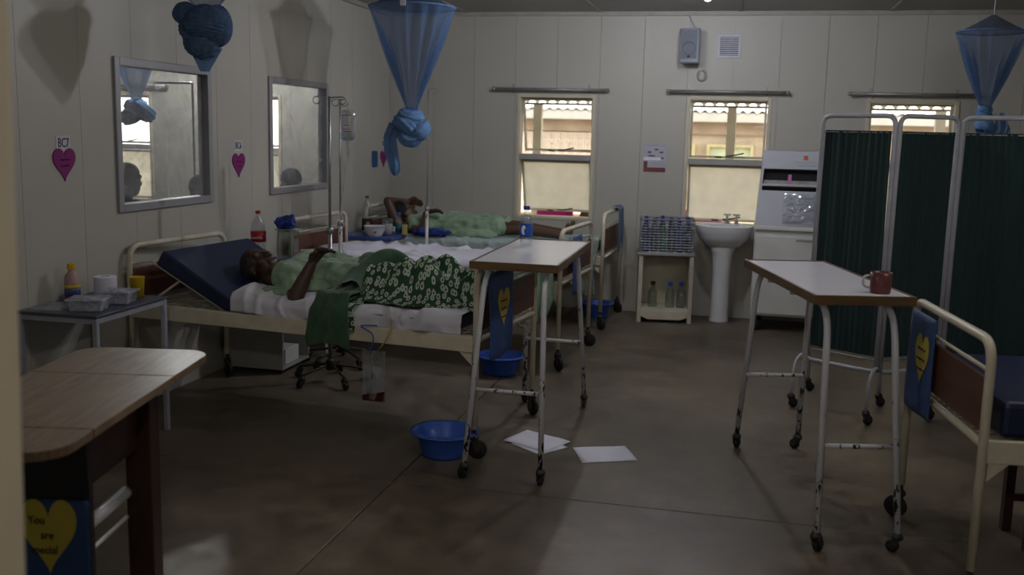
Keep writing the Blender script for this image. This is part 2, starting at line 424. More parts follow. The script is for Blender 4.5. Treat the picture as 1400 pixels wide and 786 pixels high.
# observation windows in the left wall: grey channel frame and a smeared pane
for k, (a, b, c, d) in enumerate(LWIN):
    e = .028
    o = MB()
    for x0, x1 in ((XL-.062, XL+.016),):
        o.box(x0, x1, a-e, a+.018, c-e, d+e); o.box(x0, x1, b-.018, b+e, c-e, d+e)
        o.box(x0, x1, a+.018, b-.018, c-e, c+.018); o.box(x0, x1, a+.018, b-.018, d-.018, d+e)
    wo = struct(o.build('window_%d' % (k+1), M_alu, bevel=.004))
    MB().box(XL-.030, XL-.025, a+.018, b-.018, c+.018, d-.018).build('pane', M_dirtyglass, wo)
# outside windows: cream frame, grey transom, top-hung clear sash and top-hung obscure sash, both pushed open
def back_window(n, o, top_open, bot_open):
    a, b, c, d = o; mid = c+(d-c)*.5; f = .020
    m = MB(); y0, y1 = YB-.01, YB+.125
    m.box(a-.012, a+f, y0, y1, c, d); m.box(b-f, b+.012, y0, y1, c, d); m.box(a+f, b-f, y0, y1, d-f, d+.012); m.box(a+f, b-f, y0, y1, c-.012, c+f*.8)
    wo = struct(m.build('window_%d' % n, M_wframe, bevel=.004))
    MB().box(a+f, b-f, y0-.006, y1, mid-.026, mid+.026).build('transom', M_rail, wo, bevel=.004)
    for nm, z0, z1, ang, mt in (('top_sash', mid+.03, d-f-.003, top_open, M_glass), ('bottom_sash', c+f*.8+.004, mid-.03, bot_open, M_obscure)):
        hgt = z1-z0; wdt = b-a-2*f-.008; s = .019
        sm_ = MB(); sm_.box(-wdt/2, -wdt/2+s, -.012, .012, -hgt, 0); sm_.box(wdt/2-s, wdt/2, -.012, .012, -hgt, 0)
        sm_.box(-wdt/2+s, wdt/2-s, -.012, .012, -s, 0); sm_.box(-wdt/2+s, wdt/2-s, -.012, .012, -hgt, -hgt+s)
        so = sm_.build(nm, M_wframe, wo); so.location = ((a+b)/2, YB+.075, z1); so.rotation_euler = (R(ang), 0, 0)
        MB().box(-wdt/2+s, wdt/2-s, -.003, .003, -hgt+s, -s).build('pane', mt, so)
        st = MB().tube(bend([(.0, -.015, -hgt+.02), (.05, -.05, -hgt+.03), (.15, -.06, -hgt+.055)], .03), .006, 6).tube([(-.10, -.014, -hgt+.012), (-.04, -.03, -hgt+.012)], .006, 6)
        st.build('stay', M_darkmetal, so, smooth=True)
    return wo
back_window(3, BWIN[0], 17, 20); back_window(4, BWIN[1], 5, 9); back_window(5, BWIN[2], 5, 6)
back_window(6, AWIN[0], 8, 0); back_window(7, AWIN[1], 8, 0)

# ------------------------------------------------------------------ outside: veranda, yard, opposite outbuilding
struct(MB().box(-16, 12, YB+.12, 34, -.35, -.28).build('ground', mat('yard earth', (.42, .33, .22), .9, var=.15, scale=1)))
ver = struct(MB().box(-9, 7, YB+.12, 13.0, -.28, -.06).build('veranda_floor', mat('veranda cement', (.40, .37, .32), .8)))
def corrug(x0, x1, y0, z0, y1, z1, pitch, amp, name, m, parent=None):
    n = int((x1-x0)/pitch*8)
    def fn(u, v):
        x = x0+(x1-x0)*u; return (x, y0+(y1-y0)*v, z0+(z1-z0)*v+amp*math.cos(2*PI*x/pitch))
    return MB().grid(fn, n+1, 2).build(name, m, parent, smooth=True, solid=.004)
M_zinc = mat('weathered corrugated sheet', (.36, .35, .33), .6, .2, var=.15, scale=2)
M_fascia = mat('pale sheet edge', (.36, .345, .32), .6, var=.06)
t = thing('veranda_roof', 'corrugated veranda roof on a slim beam outside the windows', 'roof', (0, 13, -.28))
r_ = corrug(-9, 7, YB+.13, 2.62, 13.25, 2.020, .137, .026, 'sheet', M_zinc, t); r_.location = (0, -13, .28)
MB().box(-9, 7, -.03, .03, 2.240, 2.268).build('beam', mat('dark beam', (.16, .11, .07), .8), t)
for x in (-7.6, -5.2, -2.74, -.25, 2.2, 4.7):
    MB().box(x-.055, x+.055, -.05, .05, 0, 2.240).build('post', mat('pale post', (.62, .56, .45), .7), t)
t = thing('outbuilding', 'low tan outbuilding with lattice block wall across the yard', 'building', (0, 18, -.28))
MB().box(-8.5, 10, .12, 4, 0, 2.16).build('wall', M_tan, t)
r_ = corrug(-8.5, 10, -.35, 2.31, 4.2, 2.25, .16, .022, 'roof_sheet', M_zinc, t)
MB().box(-8.5, 10, -.33, -.30, 2.13, 2.285).build('fascia', M_fascia, t, bevel=.003)
MB().box(-8.5, 10, 0, .12, 1.92, 2.16).build('ring_beam', mat('brown render', (.38, .29, .22), .85, var=.2, scale=3), t)
M_block = mat('pale lattice block', (.62, .53, .45), .85, var=.12, scale=5)
blk = None
for zi in range(9):
    for xi in range(16):
        x = -5.4+xi*.165; z = .42+zi*.165
        if blk is None:
            m = MB(); s = .158
            m.box(0, s, -.04, .02, 0, .028); m.box(0, s, -.04, .02, s-.028, s); m.box(0, .028, -.04, .02, .028, s-.028); m.box(s-.028, s, -.04, .02, .028, s-.028)
            m.box(.028, s-.028, -.005, .015, .028, s-.028)
            b_ = blk = m.build('lattice_block', M_block, t)
        else:
            b_ = blk.copy(); C.objects.link(b_)
        b_.location = (x, .06, z)
for x in (-1.75, -.75, .35, 1.45, 2.5):
    m = MB(); m.box(x, x+.05, -.02, .1, .9, 1.75); m.box(x+.75, x+.8, -.02, .1, .9, 1.75); m.box(x+.05, x+.75, -.02, .1, .9, .95); m.box(x+.05, x+.75, -.02, .1, 1.70, 1.75); m.box(x+.05, x+.75, -.02, .1, 1.42, 1.46)
    wo = m.build('window', mat('ochre frame', (.46, .39, .22), .6), t)
    MB().box(x+.05, x+.75, .05, .06, .95, 1.42).build('pane', mat('pale blind', (.70, .66, .56), .5), wo)
    MB().box(x+.05, x+.75, .05, .06, 1.46, 1.70).build('pane', mat('green pane', (.44, .48, .33), .3), wo)
# people's bundles on a bench against the veranda edge, seen through the gap under the sash
t = thing('veranda_bench', 'low bench on the veranda under the window with the widest open sash', 'bench', (-1.9, 10.2, -.06))
MB().box(-.9, 3.4, -.2, .2, .50, .55).build('seat', M_tan, t, bevel=.005)
for x in (-.8, .6, 2.0, 3.3): MB().box(x-.03, x+.03, -.17, .17, 0, .5).build('leg', M_tan, t)
def bundle(name, label, loc, r, col, seed):
    def fn(u, v):
        a = 2*PI*u; th = -PI/2+PI*v; k = 1+.22*nz(math.cos(a)*1.3+seed, math.sin(a)*1.3, th)
        return (loc[0]+r[0]*k*math.cos(th)*math.cos(a), loc[1]+r[1]*k*math.cos(th)*math.sin(a), loc[2]+r[2]*max(-.85, k*math.sin(th)))
    o = MB().grid(fn, 22, 12, True).build(name, mat(label, col, .9, var=.15, bump=.3), None, smooth=True, loc=(loc[0], loc[1], loc[2]-r[2]*.85))
    return tag(o, label, 'bundle')
bundle('cloth_bundle', 'bright pink cloth bundle on the veranda bench', (-1.96, 10.2, .49+.215), (.20, .16, .24), (.62, .03, .30), 1)
bundle('cloth_bundle', 'brown cloth bundle beside the pink one on the bench', (-1.60, 10.2, .49+.19), (.09, .14, .20), (.16, .09, .06), 4)
bundle('cloth_bundle', 'black cloth bundle at the end of the bundles on the bench', (-1.37, 10.2, .49+.21), (.09, .14, .22), (.015, .015, .02), 7)
bundle('cloth_bundle', 'green cloth bundle seen past the open obscure sash', (-2.46, 10.2, .49+.36), (.15, .14, .42), (.04, .28, .10), 9)
bundle('cloth_bundle', 'white sack in front of the green bundle outside', (-2.38, 9.80, -.06+.42), (.13, .12, .49), (.62, .60, .66), 12)
bundle('cloth_bundle', 'pink cloth heap outside behind the ceramic basin', (-.45, 10.2, .49+.225), (.2, .16, .25), (.62, .03, .30), 15)

# ------------------------------------------------------------------ ceiling bulbs
def bulb(loc, label, k=1.0, col=(1, .96, .90)):
    M_bulb = emit('lit bulb', col, LAMP*k)
    t = thing('ceiling_bulb', label, 'lamp', loc)
    MB().lathe([(.055, 0), (.055, -.012), (.03, -.022), (.022, -.055), (.0, -.055)], 16).build('holder', M_white, t, smooth=True)
    MB().lathe([(.0, -.05), (.013, -.052), (.020, -.07), (.027, -.095), (.025, -.118), (.015, -.130), (.0, -.134)], 16).build('bulb', M_bulb, t, smooth=True)
bulb((-.352, 7.30, H), 'lit white bulb on the ceiling near the loudspeaker', .42, (.90, .95, 1.08))
bulb((-1.07, 6.78, H), 'lit white bulb on the ceiling over the bed aisle', .55, (.96, .97, 1.03))
bulb((-1.15, 2.90, H), 'lit white bulb on the ceiling above the wooden table', .27, (1, .96, .90))
bulb((1.25, 4.10, H), 'lit white bulb on the ceiling above the bed beside the screen', .42, (1, .96, .92))
bulb((-4.9, 8.15, H), 'added unseen fill bulb on the ceiling of the ward next door', 1.1, (1, 1, 1))  # added fill light: brightens the next ward's back wall and backlights its net
bulb((.2, -.9, H), 'lit white bulb on the corridor ceiling outside the doorway', .75, (1, .96, .90))

# ================================================================== furniture
def caster(parent, x, y, ztop, r=.05, name='caster', yaw=0, wm=None):
    M = Matrix.Translation((x, y, 0)) @ Matrix.Rotation(yaw, 4, 'Z')
    m = MB().tube([(0, 0, ztop+.02), (0, 0, 2*r+.006)], .010, 8, M=M)
    m.lathe([(.022, 2*r+.004), (.024, 2*r+.016), (.014, 2*r+.03)], 10, M=M)
    for s in (-1, 1): m.prism([(-.016, 2*r+.008), (.016, 2*r+.008), (.030, r), (.014, r-.012), (.004, r)], 1, s*.016-.002, s*.016+.002, M=M)
    o = m.build(name, M_darkmetal, parent)
    W = M @ Matrix.Translation((.016, 0, r)) @ Matrix.Rotation(PI/2, 4, 'X')
    MB().lathe([(.006, -.011), (r*.55, -.011), (r*.62, -.008), (r*.9, -.011), (r, -.007), (r, .007), (r*.9, .011), (r*.62, .008), (r*.55, .011), (.006, .011)], 20, M=W).build('wheel', wm or M_dark, o, smooth=True)
    return o
BW = .43
def make_bed(label, head, foot, raised=False, head_h=.93, foot_h=.95):
    d = Vector(foot)-Vector(head); Ln = d.length; rz = math.atan2(d.y, d.x)
    t = thing('hospital_bed', label, 'bed', (head[0], head[1], 0), rz, 'hospital beds of the ward')
    for nm, x, h in (('head_frame', 0, head_h), ('foot_frame', Ln, foot_h)):
        f = MB().tube(bend([(x, -BW, .15), (x, -BW, h), (x, BW, h), (x, BW, .15)], .09, 8), .0165, 10)
        fo = f.build(nm, M_bedpaint, t, smooth=True)
        MB().tube([(x, -BW, .595), (x, BW, .595)], .013, 8).tube([(x, -BW, h-.10), (x, BW, h-.10)], .007, 8).build('cross_rail', M_bedpaint, fo, smooth=True)
        MB().box(x-.007, x+.007, -BW+.022, BW-.022, .635, h-.125).build(nm.split('_')[0]+'_panel', M_brown, t, bevel=.003)
    for s in (-1, 1):
        MB().box(.012, Ln-.012, s*BW-.014, s*BW+.014, .535, .615).build('side_rail', M_bedpaint, t, bevel=.004)
    for x in (.06, Ln*.33, Ln*.66, Ln-.06): MB().box(x-.015, x+.015, -BW+.014, BW-.014, .55, .58).build('cross_bar', M_bedpaint, t)
    x0 = .62 if raised else .03
    m = MB()
    for k in range(14): y = -BW+.03+k*(2*BW-.06)/13; m.tube([(.03, y, .598), (Ln-.03, y, .598)], .0028, 4)
    for k in range(30): x = .04+k*(Ln-.08)/29; m.tube([(x, -BW+.015, .602), (x, BW-.015, .602)], .0028, 4)
    m.build('wire_deck', M_bedpaint, t)
    for x in (0, Ln):
        for s in (-1, 1): caster(t, x, s*BW, .15, .048, yaw=random.uniform(-.8, .8))
    for s in (-1, 1):
        MB().prism([(Ln-.02, .535), (Ln-.09, .535), (Ln-.02, .47)], 1, s*BW-.004, s*BW+.004).build('gusset', M_bedpaint, t)
    return t
HEADS = {1: ((-3.25, 5.25), (-1.19, 5.00)), 2: ((-3.20, 7.12), (-1.16, 6.95)), 3: ((-3.20, 8.545), (-1.115, 8.475)), 4: ((2.845, 4.205), (.765, 3.94))}
bed1 = make_bed('cream hospital bed whose backrest is raised under the navy mattress', *HEADS[1], raised=True)
bed2 = make_bed('cream hospital bed that is empty under white sheets', *HEADS[2])
bed3 = make_bed('cream hospital bed along the windowed wall, carrying a reclining patient', *HEADS[3])
bed4 = make_bed('cream hospital bed beside the green folding screen', *HEADS[4])
# raised backrest grid of bed 1 and the bent wire side guards
A = (.10, .84); B = (.60, .59)
m = MB()
for y in (-.36, .36): m.tube([(A[0], y, A[1]), (B[0], y, B[1])], .009, 6)
m.tube([(A[0], -.36, A[1]), (A[0], .36, A[1])], .009, 6)
for k in range(1, 11):
    f = k/11; m.tube([(A[0]+(B[0]-A[0])*f, -.36, A[1]+(B[1]-A[1])*f), (A[0]+(B[0]-A[0])*f, .36, A[1]+(B[1]-A[1])*f)], .003, 4)
for k in range(1, 9): y = -.36+.08*k; m.tube([(A[0], y, A[1]), (B[0], y, B[1])], .003, 4)
m.build('backrest_grid', M_bedpaint, bed1)
m = MB()
for s in (-1, 1): m.tube([(.28, s*.36, .745), (.08, s*.40, .60)], .007, 6)
m.build('backrest_prop', M_bedpaint, bed1)
def guard(bed, x0, x1, y): MB().tube(bend([(x0, y, .60), (x0, y, .675), (x1, y, .675), (x1, y, .60)], .02, 4), .0045, 6).build('wire_guard', M_steel, bed, smooth=True)
guard(bed1, 1.50, 1.88, -.425)
guard(bed2, .55, .72, -.425)

def bedpos(n, lx, ly, z=0):
    h, f = HEADS[n]; a = math.atan2(f[1]-h[1], f[0]-h[0])
    return (h[0]+lx*math.cos(a)-ly*math.sin(a), h[1]+lx*math.sin(a)+ly*math.cos(a), z), a
def on_bed(o, n):
    p, a = bedpos(n, 0, 0); o.location = p; o.rotation_euler = (0, 0, a); return o
# mattresses
prof = [(.155, .835), (.60, .612), (1.94, .612), (1.94, .685), (.625, .685), (.205, .915)]
o = MB().prism(prof, 1, -.405, .39).build('mattress', M_navy, None, bevel=.012)
tag(on_bed(o, 1), 'navy vinyl mattress bent up at the head under the patient with raised hand', 'mattress', 'mattresses')
for n, lab in ((2, 'mattress under the white sheets of the empty bed'), (3, 'mattress under the patient reclining by the windowed wall')):
    o = MB().box(.05, 1.98, -.40, .40, .612, .685).build('mattress', M_navy, None, bevel=.015); tag(on_bed(o, n), lab, 'mattress', 'mattresses')
o = MB().box(.10, 2.03, -.40, .40, .612, .74).build('mattress', M_navy, None, bevel=.02); tag(on_bed(o, 4), 'bare navy vinyl mattress on the bed beside the screen', 'mattress', 'mattresses')

def sheet_mesh(x0, x1, hw, ztop, drop, amp, seed, nx=150, ny=90, gap=.0, pile=None):
    """a sheet lying on a mattress, hanging over both long sides, with wrinkles"""
    tot = hw*2+drop*2
    def fn(u, v):
        x = x0+(x1-x0)*u; sy = -tot/2+tot*v
        e = abs(sy)-hw
        rid = (1-abs(nz(x*5+2*nz(x*2, sy*2, seed), sy*3.1+1.4*x, seed)))**5
        wr = amp*.9*rid + amp*.6*(fold(x*3.2+seed, sy*2.2, seed)-.55) + amp*.7*math.sin(14*x+5*nz(x*2, sy*3, seed)*3+9*sy)*max(0, nz(x*1.7+seed, sy*1.7, 3)+.25)
        if e <= 0: y = sy; z = ztop+.006+abs(wr)
        else:
            s = 1 if sy > 0 else -1
            y = s*(hw+.012+min(e, .02)*.5+abs(wr)*.9); z = ztop-e+.25*wr
        if pile: z += pile(x, sy)
        x += wr*.8*(1 if e > 0 else .2)
        return (x, y, z)
    return MB().grid(fn, nx, ny)
def s1pile(x, y): return .055*max(0, 1-abs(x-.70)/.22)*max(0, 1-abs(y+.30)/.22)
o = sheet_mesh(.655, 1.985, .405, .685, .075, .030, 3.1, pile=s1pile).build('bed_sheet', M_sheet, None, smooth=True, solid=.003)
tag(on_bed(o, 1), 'rumpled white sheet under the patient with the patterned green blanket', 'sheet')
o = sheet_mesh(.06, 1.985, .405, .685, .085, .034, 8.4).build('bed_sheet', M_sheet, None, smooth=True, solid=.003)
tag(on_bed(o, 2), 'creased white sheet spread over the empty bed', 'sheet')
o = sheet_mesh(.12, 1.985, .405, .685, .07, .018, 15.2).build('bed_sheet', mat('pale teal sheet', (.40, .48, .47), .9, var=.1, scale=4), None, smooth=True, solid=.003)
tag(on_bed(o, 3), 'pale teal sheet under the patient by the windowed wall', 'sheet')

# overbed tables: white top with brown edge, splayed bent tube legs with stretchers
def overbed(label, near, far, hgt, width, feet):
    """near/far: centre of the two short ends of the top; feet: splay offsets at the floor"""
    n_, f_ = Vector(near), Vector(far); d = f_-n_; Ln = d.length; rz = math.atan2(d.y, d.x)
    c = (n_+f_)/2
    t = thing('overbed_table', label, 'table', (c.x, c.y, 0), rz, 'overbed tables with splayed tube legs')
    hw = width/2; hl = Ln/2
    MB().box(-hl+.012, hl-.012, -hw+.012, hw-.012, hgt-.018, hgt).build('table_top', M_lamtop, t)
    m = MB(); m.box(-hl, -hl+.012, -hw, hw, hgt-.034, hgt+.004); m.box(hl-.012, hl, -hw, hw, hgt-.034, hgt+.004)
    m.box(-hl+.012, hl-.012, -hw, -hw+.012, hgt-.034, hgt+.004); m.box(-hl+.012, hl-.012, hw-.012, hw, hgt-.034, hgt+.004)
    m.build('edge_band', M_edge, t, bevel=.002)
    for sx in (-1, 1):
        hub = MB(); spl = feet[0]; spw = feet[1]
        xe = sx*(hl-.06)
        for sy in (-1, 1):
            top = (xe*.35, sy*(hw-.075), hgt-.045); corner = (xe+sx*.02, sy*(hw-.07), hgt-.045); bot = (xe+sx*spl, sy*(hw-.075+spw), .075)
            MB().tube(bend([top, corner, bot], .13, 10), .0135, 10).build('leg', M_tube, t, smooth=True)
            caster(t, bot[0], bot[1], .06, .026, yaw=random.uniform(-1, 1))
        k = .58
        MB().tube([(xe+sx*spl*k, -(hw-.075+spw*k), .41), (xe+sx*spl*k, (hw-.075+spw*k), .41)], .010, 8).build('stretcher', M_tube, t, smooth=True)
        MB().tube([(xe*.35, -(hw-.02), hgt-.045), (xe*.35, hw-.02, hgt-.045)], .012, 8).build('support_bar', M_tube, t, smooth=True)
    return t
overbed('overbed table with chipped tube legs holding the water bottle', (-1.03, 4.42), (-1.05, 5.52), 1.0, .42, (.20, .045))
overbed('overbed table with chipped tube legs holding the red mug', (.47, 4.02), (.195, 5.09), 1.0, .40, (.155, .035))

# wooden table with hinged end leaves, in the corner by the doorway
TW = thing('wooden_table', 'worn oak topped table with dark red legs beside the doorway', 'table', (-2.07, 2.70, 0), R(11.5))
TL, TWd, TH = 1.24, .50, .75
def leaf(y0, y1, rnd):
    hw = TWd/2; rr = .10; pts = []
    if rnd == 1: # rounded corners at y1
        pts = [(-hw, y0), (hw, y0)]
        pts += [(hw-rr+rr*math.cos(a), y1-rr+rr*math.sin(a)) for a in [PI/2*k/6 for k in range(7)]]
        pts += [(-hw+rr-rr*math.sin(a), y1-rr+rr*math.cos(a)) for a in [PI/2*k/6 for k in range(7)]]
    elif rnd == -1:
        pts = [(hw, y1), (-hw, y1)]
        pts += [(-hw+rr-rr*math.cos(a), y0+rr-rr*math.sin(a)) for a in [PI/2*k/6 for k in range(7)]]
        pts += [(hw-rr+rr*math.sin(a), y0+rr-rr*math.cos(a)) for a in [PI/2*k/6 for k in range(7)]]
    else: pts = [(-hw, y0), (hw, y0), (hw, y1), (-hw, y1)]
    return MB().prism(pts, 2, TH-.028, TH)
leaf(-.40, .215, 0).build('table_top', M_wood, TW, bevel=.003)
leaf(.218, .62, 1).build('end_leaf', M_wood, TW, bevel=.003)
leaf(-.62, -.403, -1).build('end_leaf', M_wood, TW, bevel=.003)
for y in (.217, -.4015):
    for s in (-1, 1): MB().box(s*.21-.03, s*.21+.03, y-.02, y+.02, TH-.033, TH-.0285).build('hinge', M_steel, TW)
for (x, y) in ((.13, .215), (-.17, .215)): MB().box(x-.045, x+.045, y-.04, y+.04, 0, TH-.05).build('leg', M_legwood, TW, bevel=.004)
MB().box(-.22, .18, -.30, -.27, .10, TH-.05).build('end_panel', mat('near black board', (.014, .012, .016), .5), TW, bevel=.003)
MB().box(.105, .13, -.27, .175, .50, TH-.05).build('apron', M_legwood, TW, bevel=.003)
MB().box(-.18, -.155, -.27, .175, .50, TH-.05).build('apron', M_legwood, TW, bevel=.003)
MB().box(-.2, .2, -.30, .26, TH-.05, TH-.0285).build('underframe', M_legwood, TW)
MB().tube([(.085, -.27, .345), (.085, .175, .345)], .022, 10).build('foot_rail', M_white, TW, smooth=True)
MB().tube([(.085, -.27, .255), (.085, .175, .255)], .008, 8).build('lower_rail', M_white, TW, smooth=True)

# bedside table by bed 1: grey tube frame, dark top, lower shelf
t = thing('bedside_table', 'grey tube bedside table with dark top and food tubs against the wall', 'bedside table', (-3.11, 4.25, 0), R(1))
MB().box(-.215, .215, -.30, .30, .70, .715).build('table_top', M_darktop, t, bevel=.004)
for sx in (-1, 1):
    for sy in (-1, 1): MB().box(sx*.20-.0125, sx*.20+.0125, sy*.285-.0125, sy*.285+.0125, 0, .70).build('leg', M_greytube, t, bevel=.003)
MB().box(-.19, .19, -.275, .275, .40, .415).build('shelf', M_greytube, t, bevel=.003)
m = MB()
for sy in (-1, 1): m.box(-.187, .187, sy*.285-.01, sy*.285+.01, .675, .70)
for sx in (-1, 1): m.box(sx*.20-.01, sx*.20+.01, -.272, .272, .675, .70)
m.build('top_frame', M_greytube, t)
M_lockshade = mat('shade darkened locker paint', (.36, .36, .34), .45, var=.08)  # white lockers greyed: the shadow of the bed is put into this colour
# cabinets with blue tops
def locker(label, loc, rz=0, sx=.42, sy=.40, h=.72):
    t = thing('bedside_locker', label, 'locker', (loc[0], loc[1], 0), rz, 'bedside lockers with blue tops')
    m = MB(); a, b = sx/2, sy/2; w_ = .012
    m.box(-a, a, -b, -b+w_, .03, h-.03); m.box(-a, a, b-w_, b, .03, h-.03); m.box(-a, -a+w_, -b+w_, b-w_, .03, h-.03)
    m.box(-a+w_, a, -b+w_, b-w_, .03, .045)
    m.build('body', M_lockshade, t)
    MB().box(-a+w_, a-.01, -b+w_, b-w_, .36, .372).build('shelf', M_lockshade, t)
    MB().box(a-.014, a, -b+w_, b-w_, .47, h-.04).build('drawer_front', M_lockshade, t, bevel=.002)
    MB().tube(bend([(a, -.05, .60), (a+.025, -.05, .60), (a+.025, .05, .60), (a, .05, .60)], .01, 3), .005, 6).build('drawer_handle', M_steel, t)
    MB().box(-a-.01, a+.012, -b-.012, b+.012, h-.03, h).build('top', M_bluetop, t, bevel=.005)
    for x in (-1, 1):
        for y in (-1, 1): MB().box(x*(a-.03)-.012, x*(a-.03)+.012, y*(b-.03)-.012, y*(b-.03)+.012, 0, .03).build('foot', M_dark, t)
    return t
locker('white locker with blue top holding the red labelled bottle', (-3.09, 6.02))
locker('white locker with blue top holding the enamel bowl and jars', (-3.06, 7.86), 0, .46, .36)
o = MB().box(-3.05, -2.90, 5.90, 6.10, .047, .15).build('carton', M_white, None, bevel=.004); tag(o, 'small white carton inside the open locker behind the raised navy mattress', 'carton')

# stool under the first bed and a dark wooden stool by the right-hand bed
t = thing('padded_stool', 'low stool with thick navy padded seat behind the patterned-blanket bed', 'stool', (-2.98, 6.46, 0), R(20))
MB().box(-.14, .14, -.14, .14, .22, .50).build('seat', M_navy, t, bevel=.015)
for x in (-1, 1):
    for y in (-1, 1): MB().tube([(x*.11, y*.11, .22), (x*.12, y*.12, 0)], .011, 8).build('leg', M_ivlow, t)
t = thing('wooden_stool', 'dark red wooden stool under the bed beside the screen', 'stool', (1.29, 4.26, 0), R(8))
MB().box(-.17, .17, -.14, .14, .42, .45).build('seat', M_legwood, t, bevel=.006)
for x in (-1, 1):
    for y in (-1, 1): MB().box(x*.145-.018, x*.145+.018, y*.115-.018, y*.115+.018, 0, .42).build('leg', M_legwood, t)
for y in (-1, 1): MB().box(-.127, .127, y*.115-.01, y*.115+.01, .13, .16).build('rung', M_legwood, t)

# drip stands
def drip_stand(label, loc, rz, top, chippedlow, hookw=.11):
    t = thing('drip_stand', label, 'drip stand', (loc[0], loc[1], 0), rz, 'drip stands between the beds')
    for k in range(5):
        a = 2*PI*k/5+.3; e = (.23*math.cos(a), .23*math.sin(a))
        sp = MB().tube(bend([(0, 0, .115), (e[0]*.4, e[1]*.4, .10), (e[0], e[1], .075)], .05, 4), .008, 8).build('spoke', M_darkmetal, t, smooth=True)
        caster(t, e[0], e[1], .05, .022, yaw=a)
    MB().lathe([(.03, .08), (.032, .13), (.018, .15), (.0, .15)], 12).build('hub', M_darkmetal, t, smooth=True)
    MB().tube([(0, 0, .12), (0, 0, .95)], .0135, 10).build('lower_pole', M_ivlow if chippedlow else M_steel, t, smooth=True)
    MB().lathe([(.0, .95), (.020, .95), (.020, .985), (.0, .985)], 12).build('collar', M_steel, t, smooth=True)
    MB().tube([(0, 0, .985), (0, 0, top)], .0085 if not chippedlow else .006, 8).build('upper_pole', M_steel, t, smooth=True)
    if hookw:
        h = MB()
        for s in (-1, 1):
            pts = [(0, 0, top-.01), (s*(hookw-.03), 0, top-.004)] + [(s*(hookw-.03+.022*math.sin(a)), 0, top-.026+.022*math.cos(a)) for a in [PI*1.5*k/10 for k in range(1, 11)]]
            h.tube(pts, .0035, 6)
        h.build('hook', M_steel, t, smooth=True)
    return t
drip_stand('chrome drip stand with wide double hook behind the patterned-blanket bed', (-2.52, 5.76), R(10), 1.79, False)
drip_stand('drip stand with chipped cream lower pole carrying the fluid bag', (-2.655, 6.24), R(20), 1.79, True, .06)
drip_stand('thin drip stand between the empty bed and the reclining patient', (-2.53, 7.72), R(0), 1.93, True, .09)

# ------------------------------------------------------------------ folding screen
def screen():
    P = [(.40, 6.28), (.80, 6.02), (1.17, 6.26), (1.62, 6.02)]
    t = thing('folding_screen', 'folding ward screen of white tube frames with dark green curtains', 'screen', (P[1][0], P[1][1], 0))
    ox, oy = P[1]
    for k in range(3):
        a = Vector((P[k][0]-ox, P[k][1]-oy, 0)); b = Vector((P[k+1][0]-ox, P[k+1][1]-oy, 0)); d = (b-a).normalized()
        a = a+d*.0145; b = b-d*.0145; Ln = (b-a).length
        Z = Vector((0, 0, 1))
        pts = bend([a+Z*.26, a+Z*1.74, b+Z*1.74, b+Z*.26], .06, 6)
        fo = MB().tube(pts, .0135, 10).build('frame', M_greytube_s, t, smooth=True)
        MB().tube(bend([a+Z*.34, a+Z*.26, b+Z*.26, b+Z*.34], .06, 5), .012, 8).build('bottom_bar', M_greytube_s, fo, smooth=True)
        for zz in (1.645, .33): MB().tube([a+Z*zz, b+Z*zz], .004, 6).build('curtain_wire', M_steel, fo)
        n = Vector((-d.y, d.x, 0))
        def fn(u, v, a=a, d=d, n=n, Ln=Ln, k=k):
            s = .018+(Ln-.036)*u; z = .35+(1.655-.35)*v
            pl = .006*math.sin(2*PI*(u*11)+1.5*nz(u*4, v*1.2, k*3))*(.6+.4*nz(u*7, 0, k)) + .010*nz(u*6, v*1.2, k)
            q = a+d*s+n*pl; return (q.x, q.y, z)
        MB().grid(fn, 100, 14).build('curtain', M_curtain, t, smooth=True)
    for k in range(4):
        b0 = Vector((P[k][0]-ox, P[k][1]-oy, .28))
        dirs = [Vector((-.35, -1, 0)).normalized(), Vector((.2, 1, 0)).normalized()]
        for dd in dirs:
            pts = bend([b0, b0+dd*.07+Vector((0, 0, .02)), b0+dd*.20+Vector((0, 0, .0)), b0+dd*.23+Vector((0, 0, -.20))], .12, 8)
            MB().tube(pts, .010, 8).build('foot', M_greytube_s, t, smooth=True)
            caster(t, pts[-1].x, pts[-1].y, .06, .028, yaw=.5)
M_greytube_s = mat('pale grey screen tube', (.46, .47, .54), .35, var=.08, scale=14)
screen()

# ------------------------------------------------------------------ along the back wall
# curtain rods
for n, (x0, x1, z) in enumerate(((-2.30, -1.28, 1.985), (-.72, .27, 1.985), (.80, 1.80, 1.985), (-6.62, -5.66, 1.97))):
    t = thing('curtain_rod', 'dusty metal curtain rod over the %s' % ('window with the widest open sash', 'window above the ceramic basin', 'window behind the folding screen', 'bright window of the ward next door')[n], 'curtain rod', ((x0+x1)/2, YB, z), 0, 'curtain rods')
    h = (x1-x0)/2
    MB().tube([(-h, -.055, 0), (h, -.055, 0)], .014, 10).build('rod', M_rod, t, smooth=True)
    for s in (-1, 1):
        MB().ell((s*(h+.012), -.055, 0), .019, 10, 8).build('finial', M_rod, t, smooth=True)
        MB().box(s*(h-.16)-.012, s*(h-.16)+.012, -.05, 0, -.006, .006).box(s*(h-.16)-.012, s*(h-.16)+.012, -.004, 0, -.03, .05).build('bracket', M_rod, t)
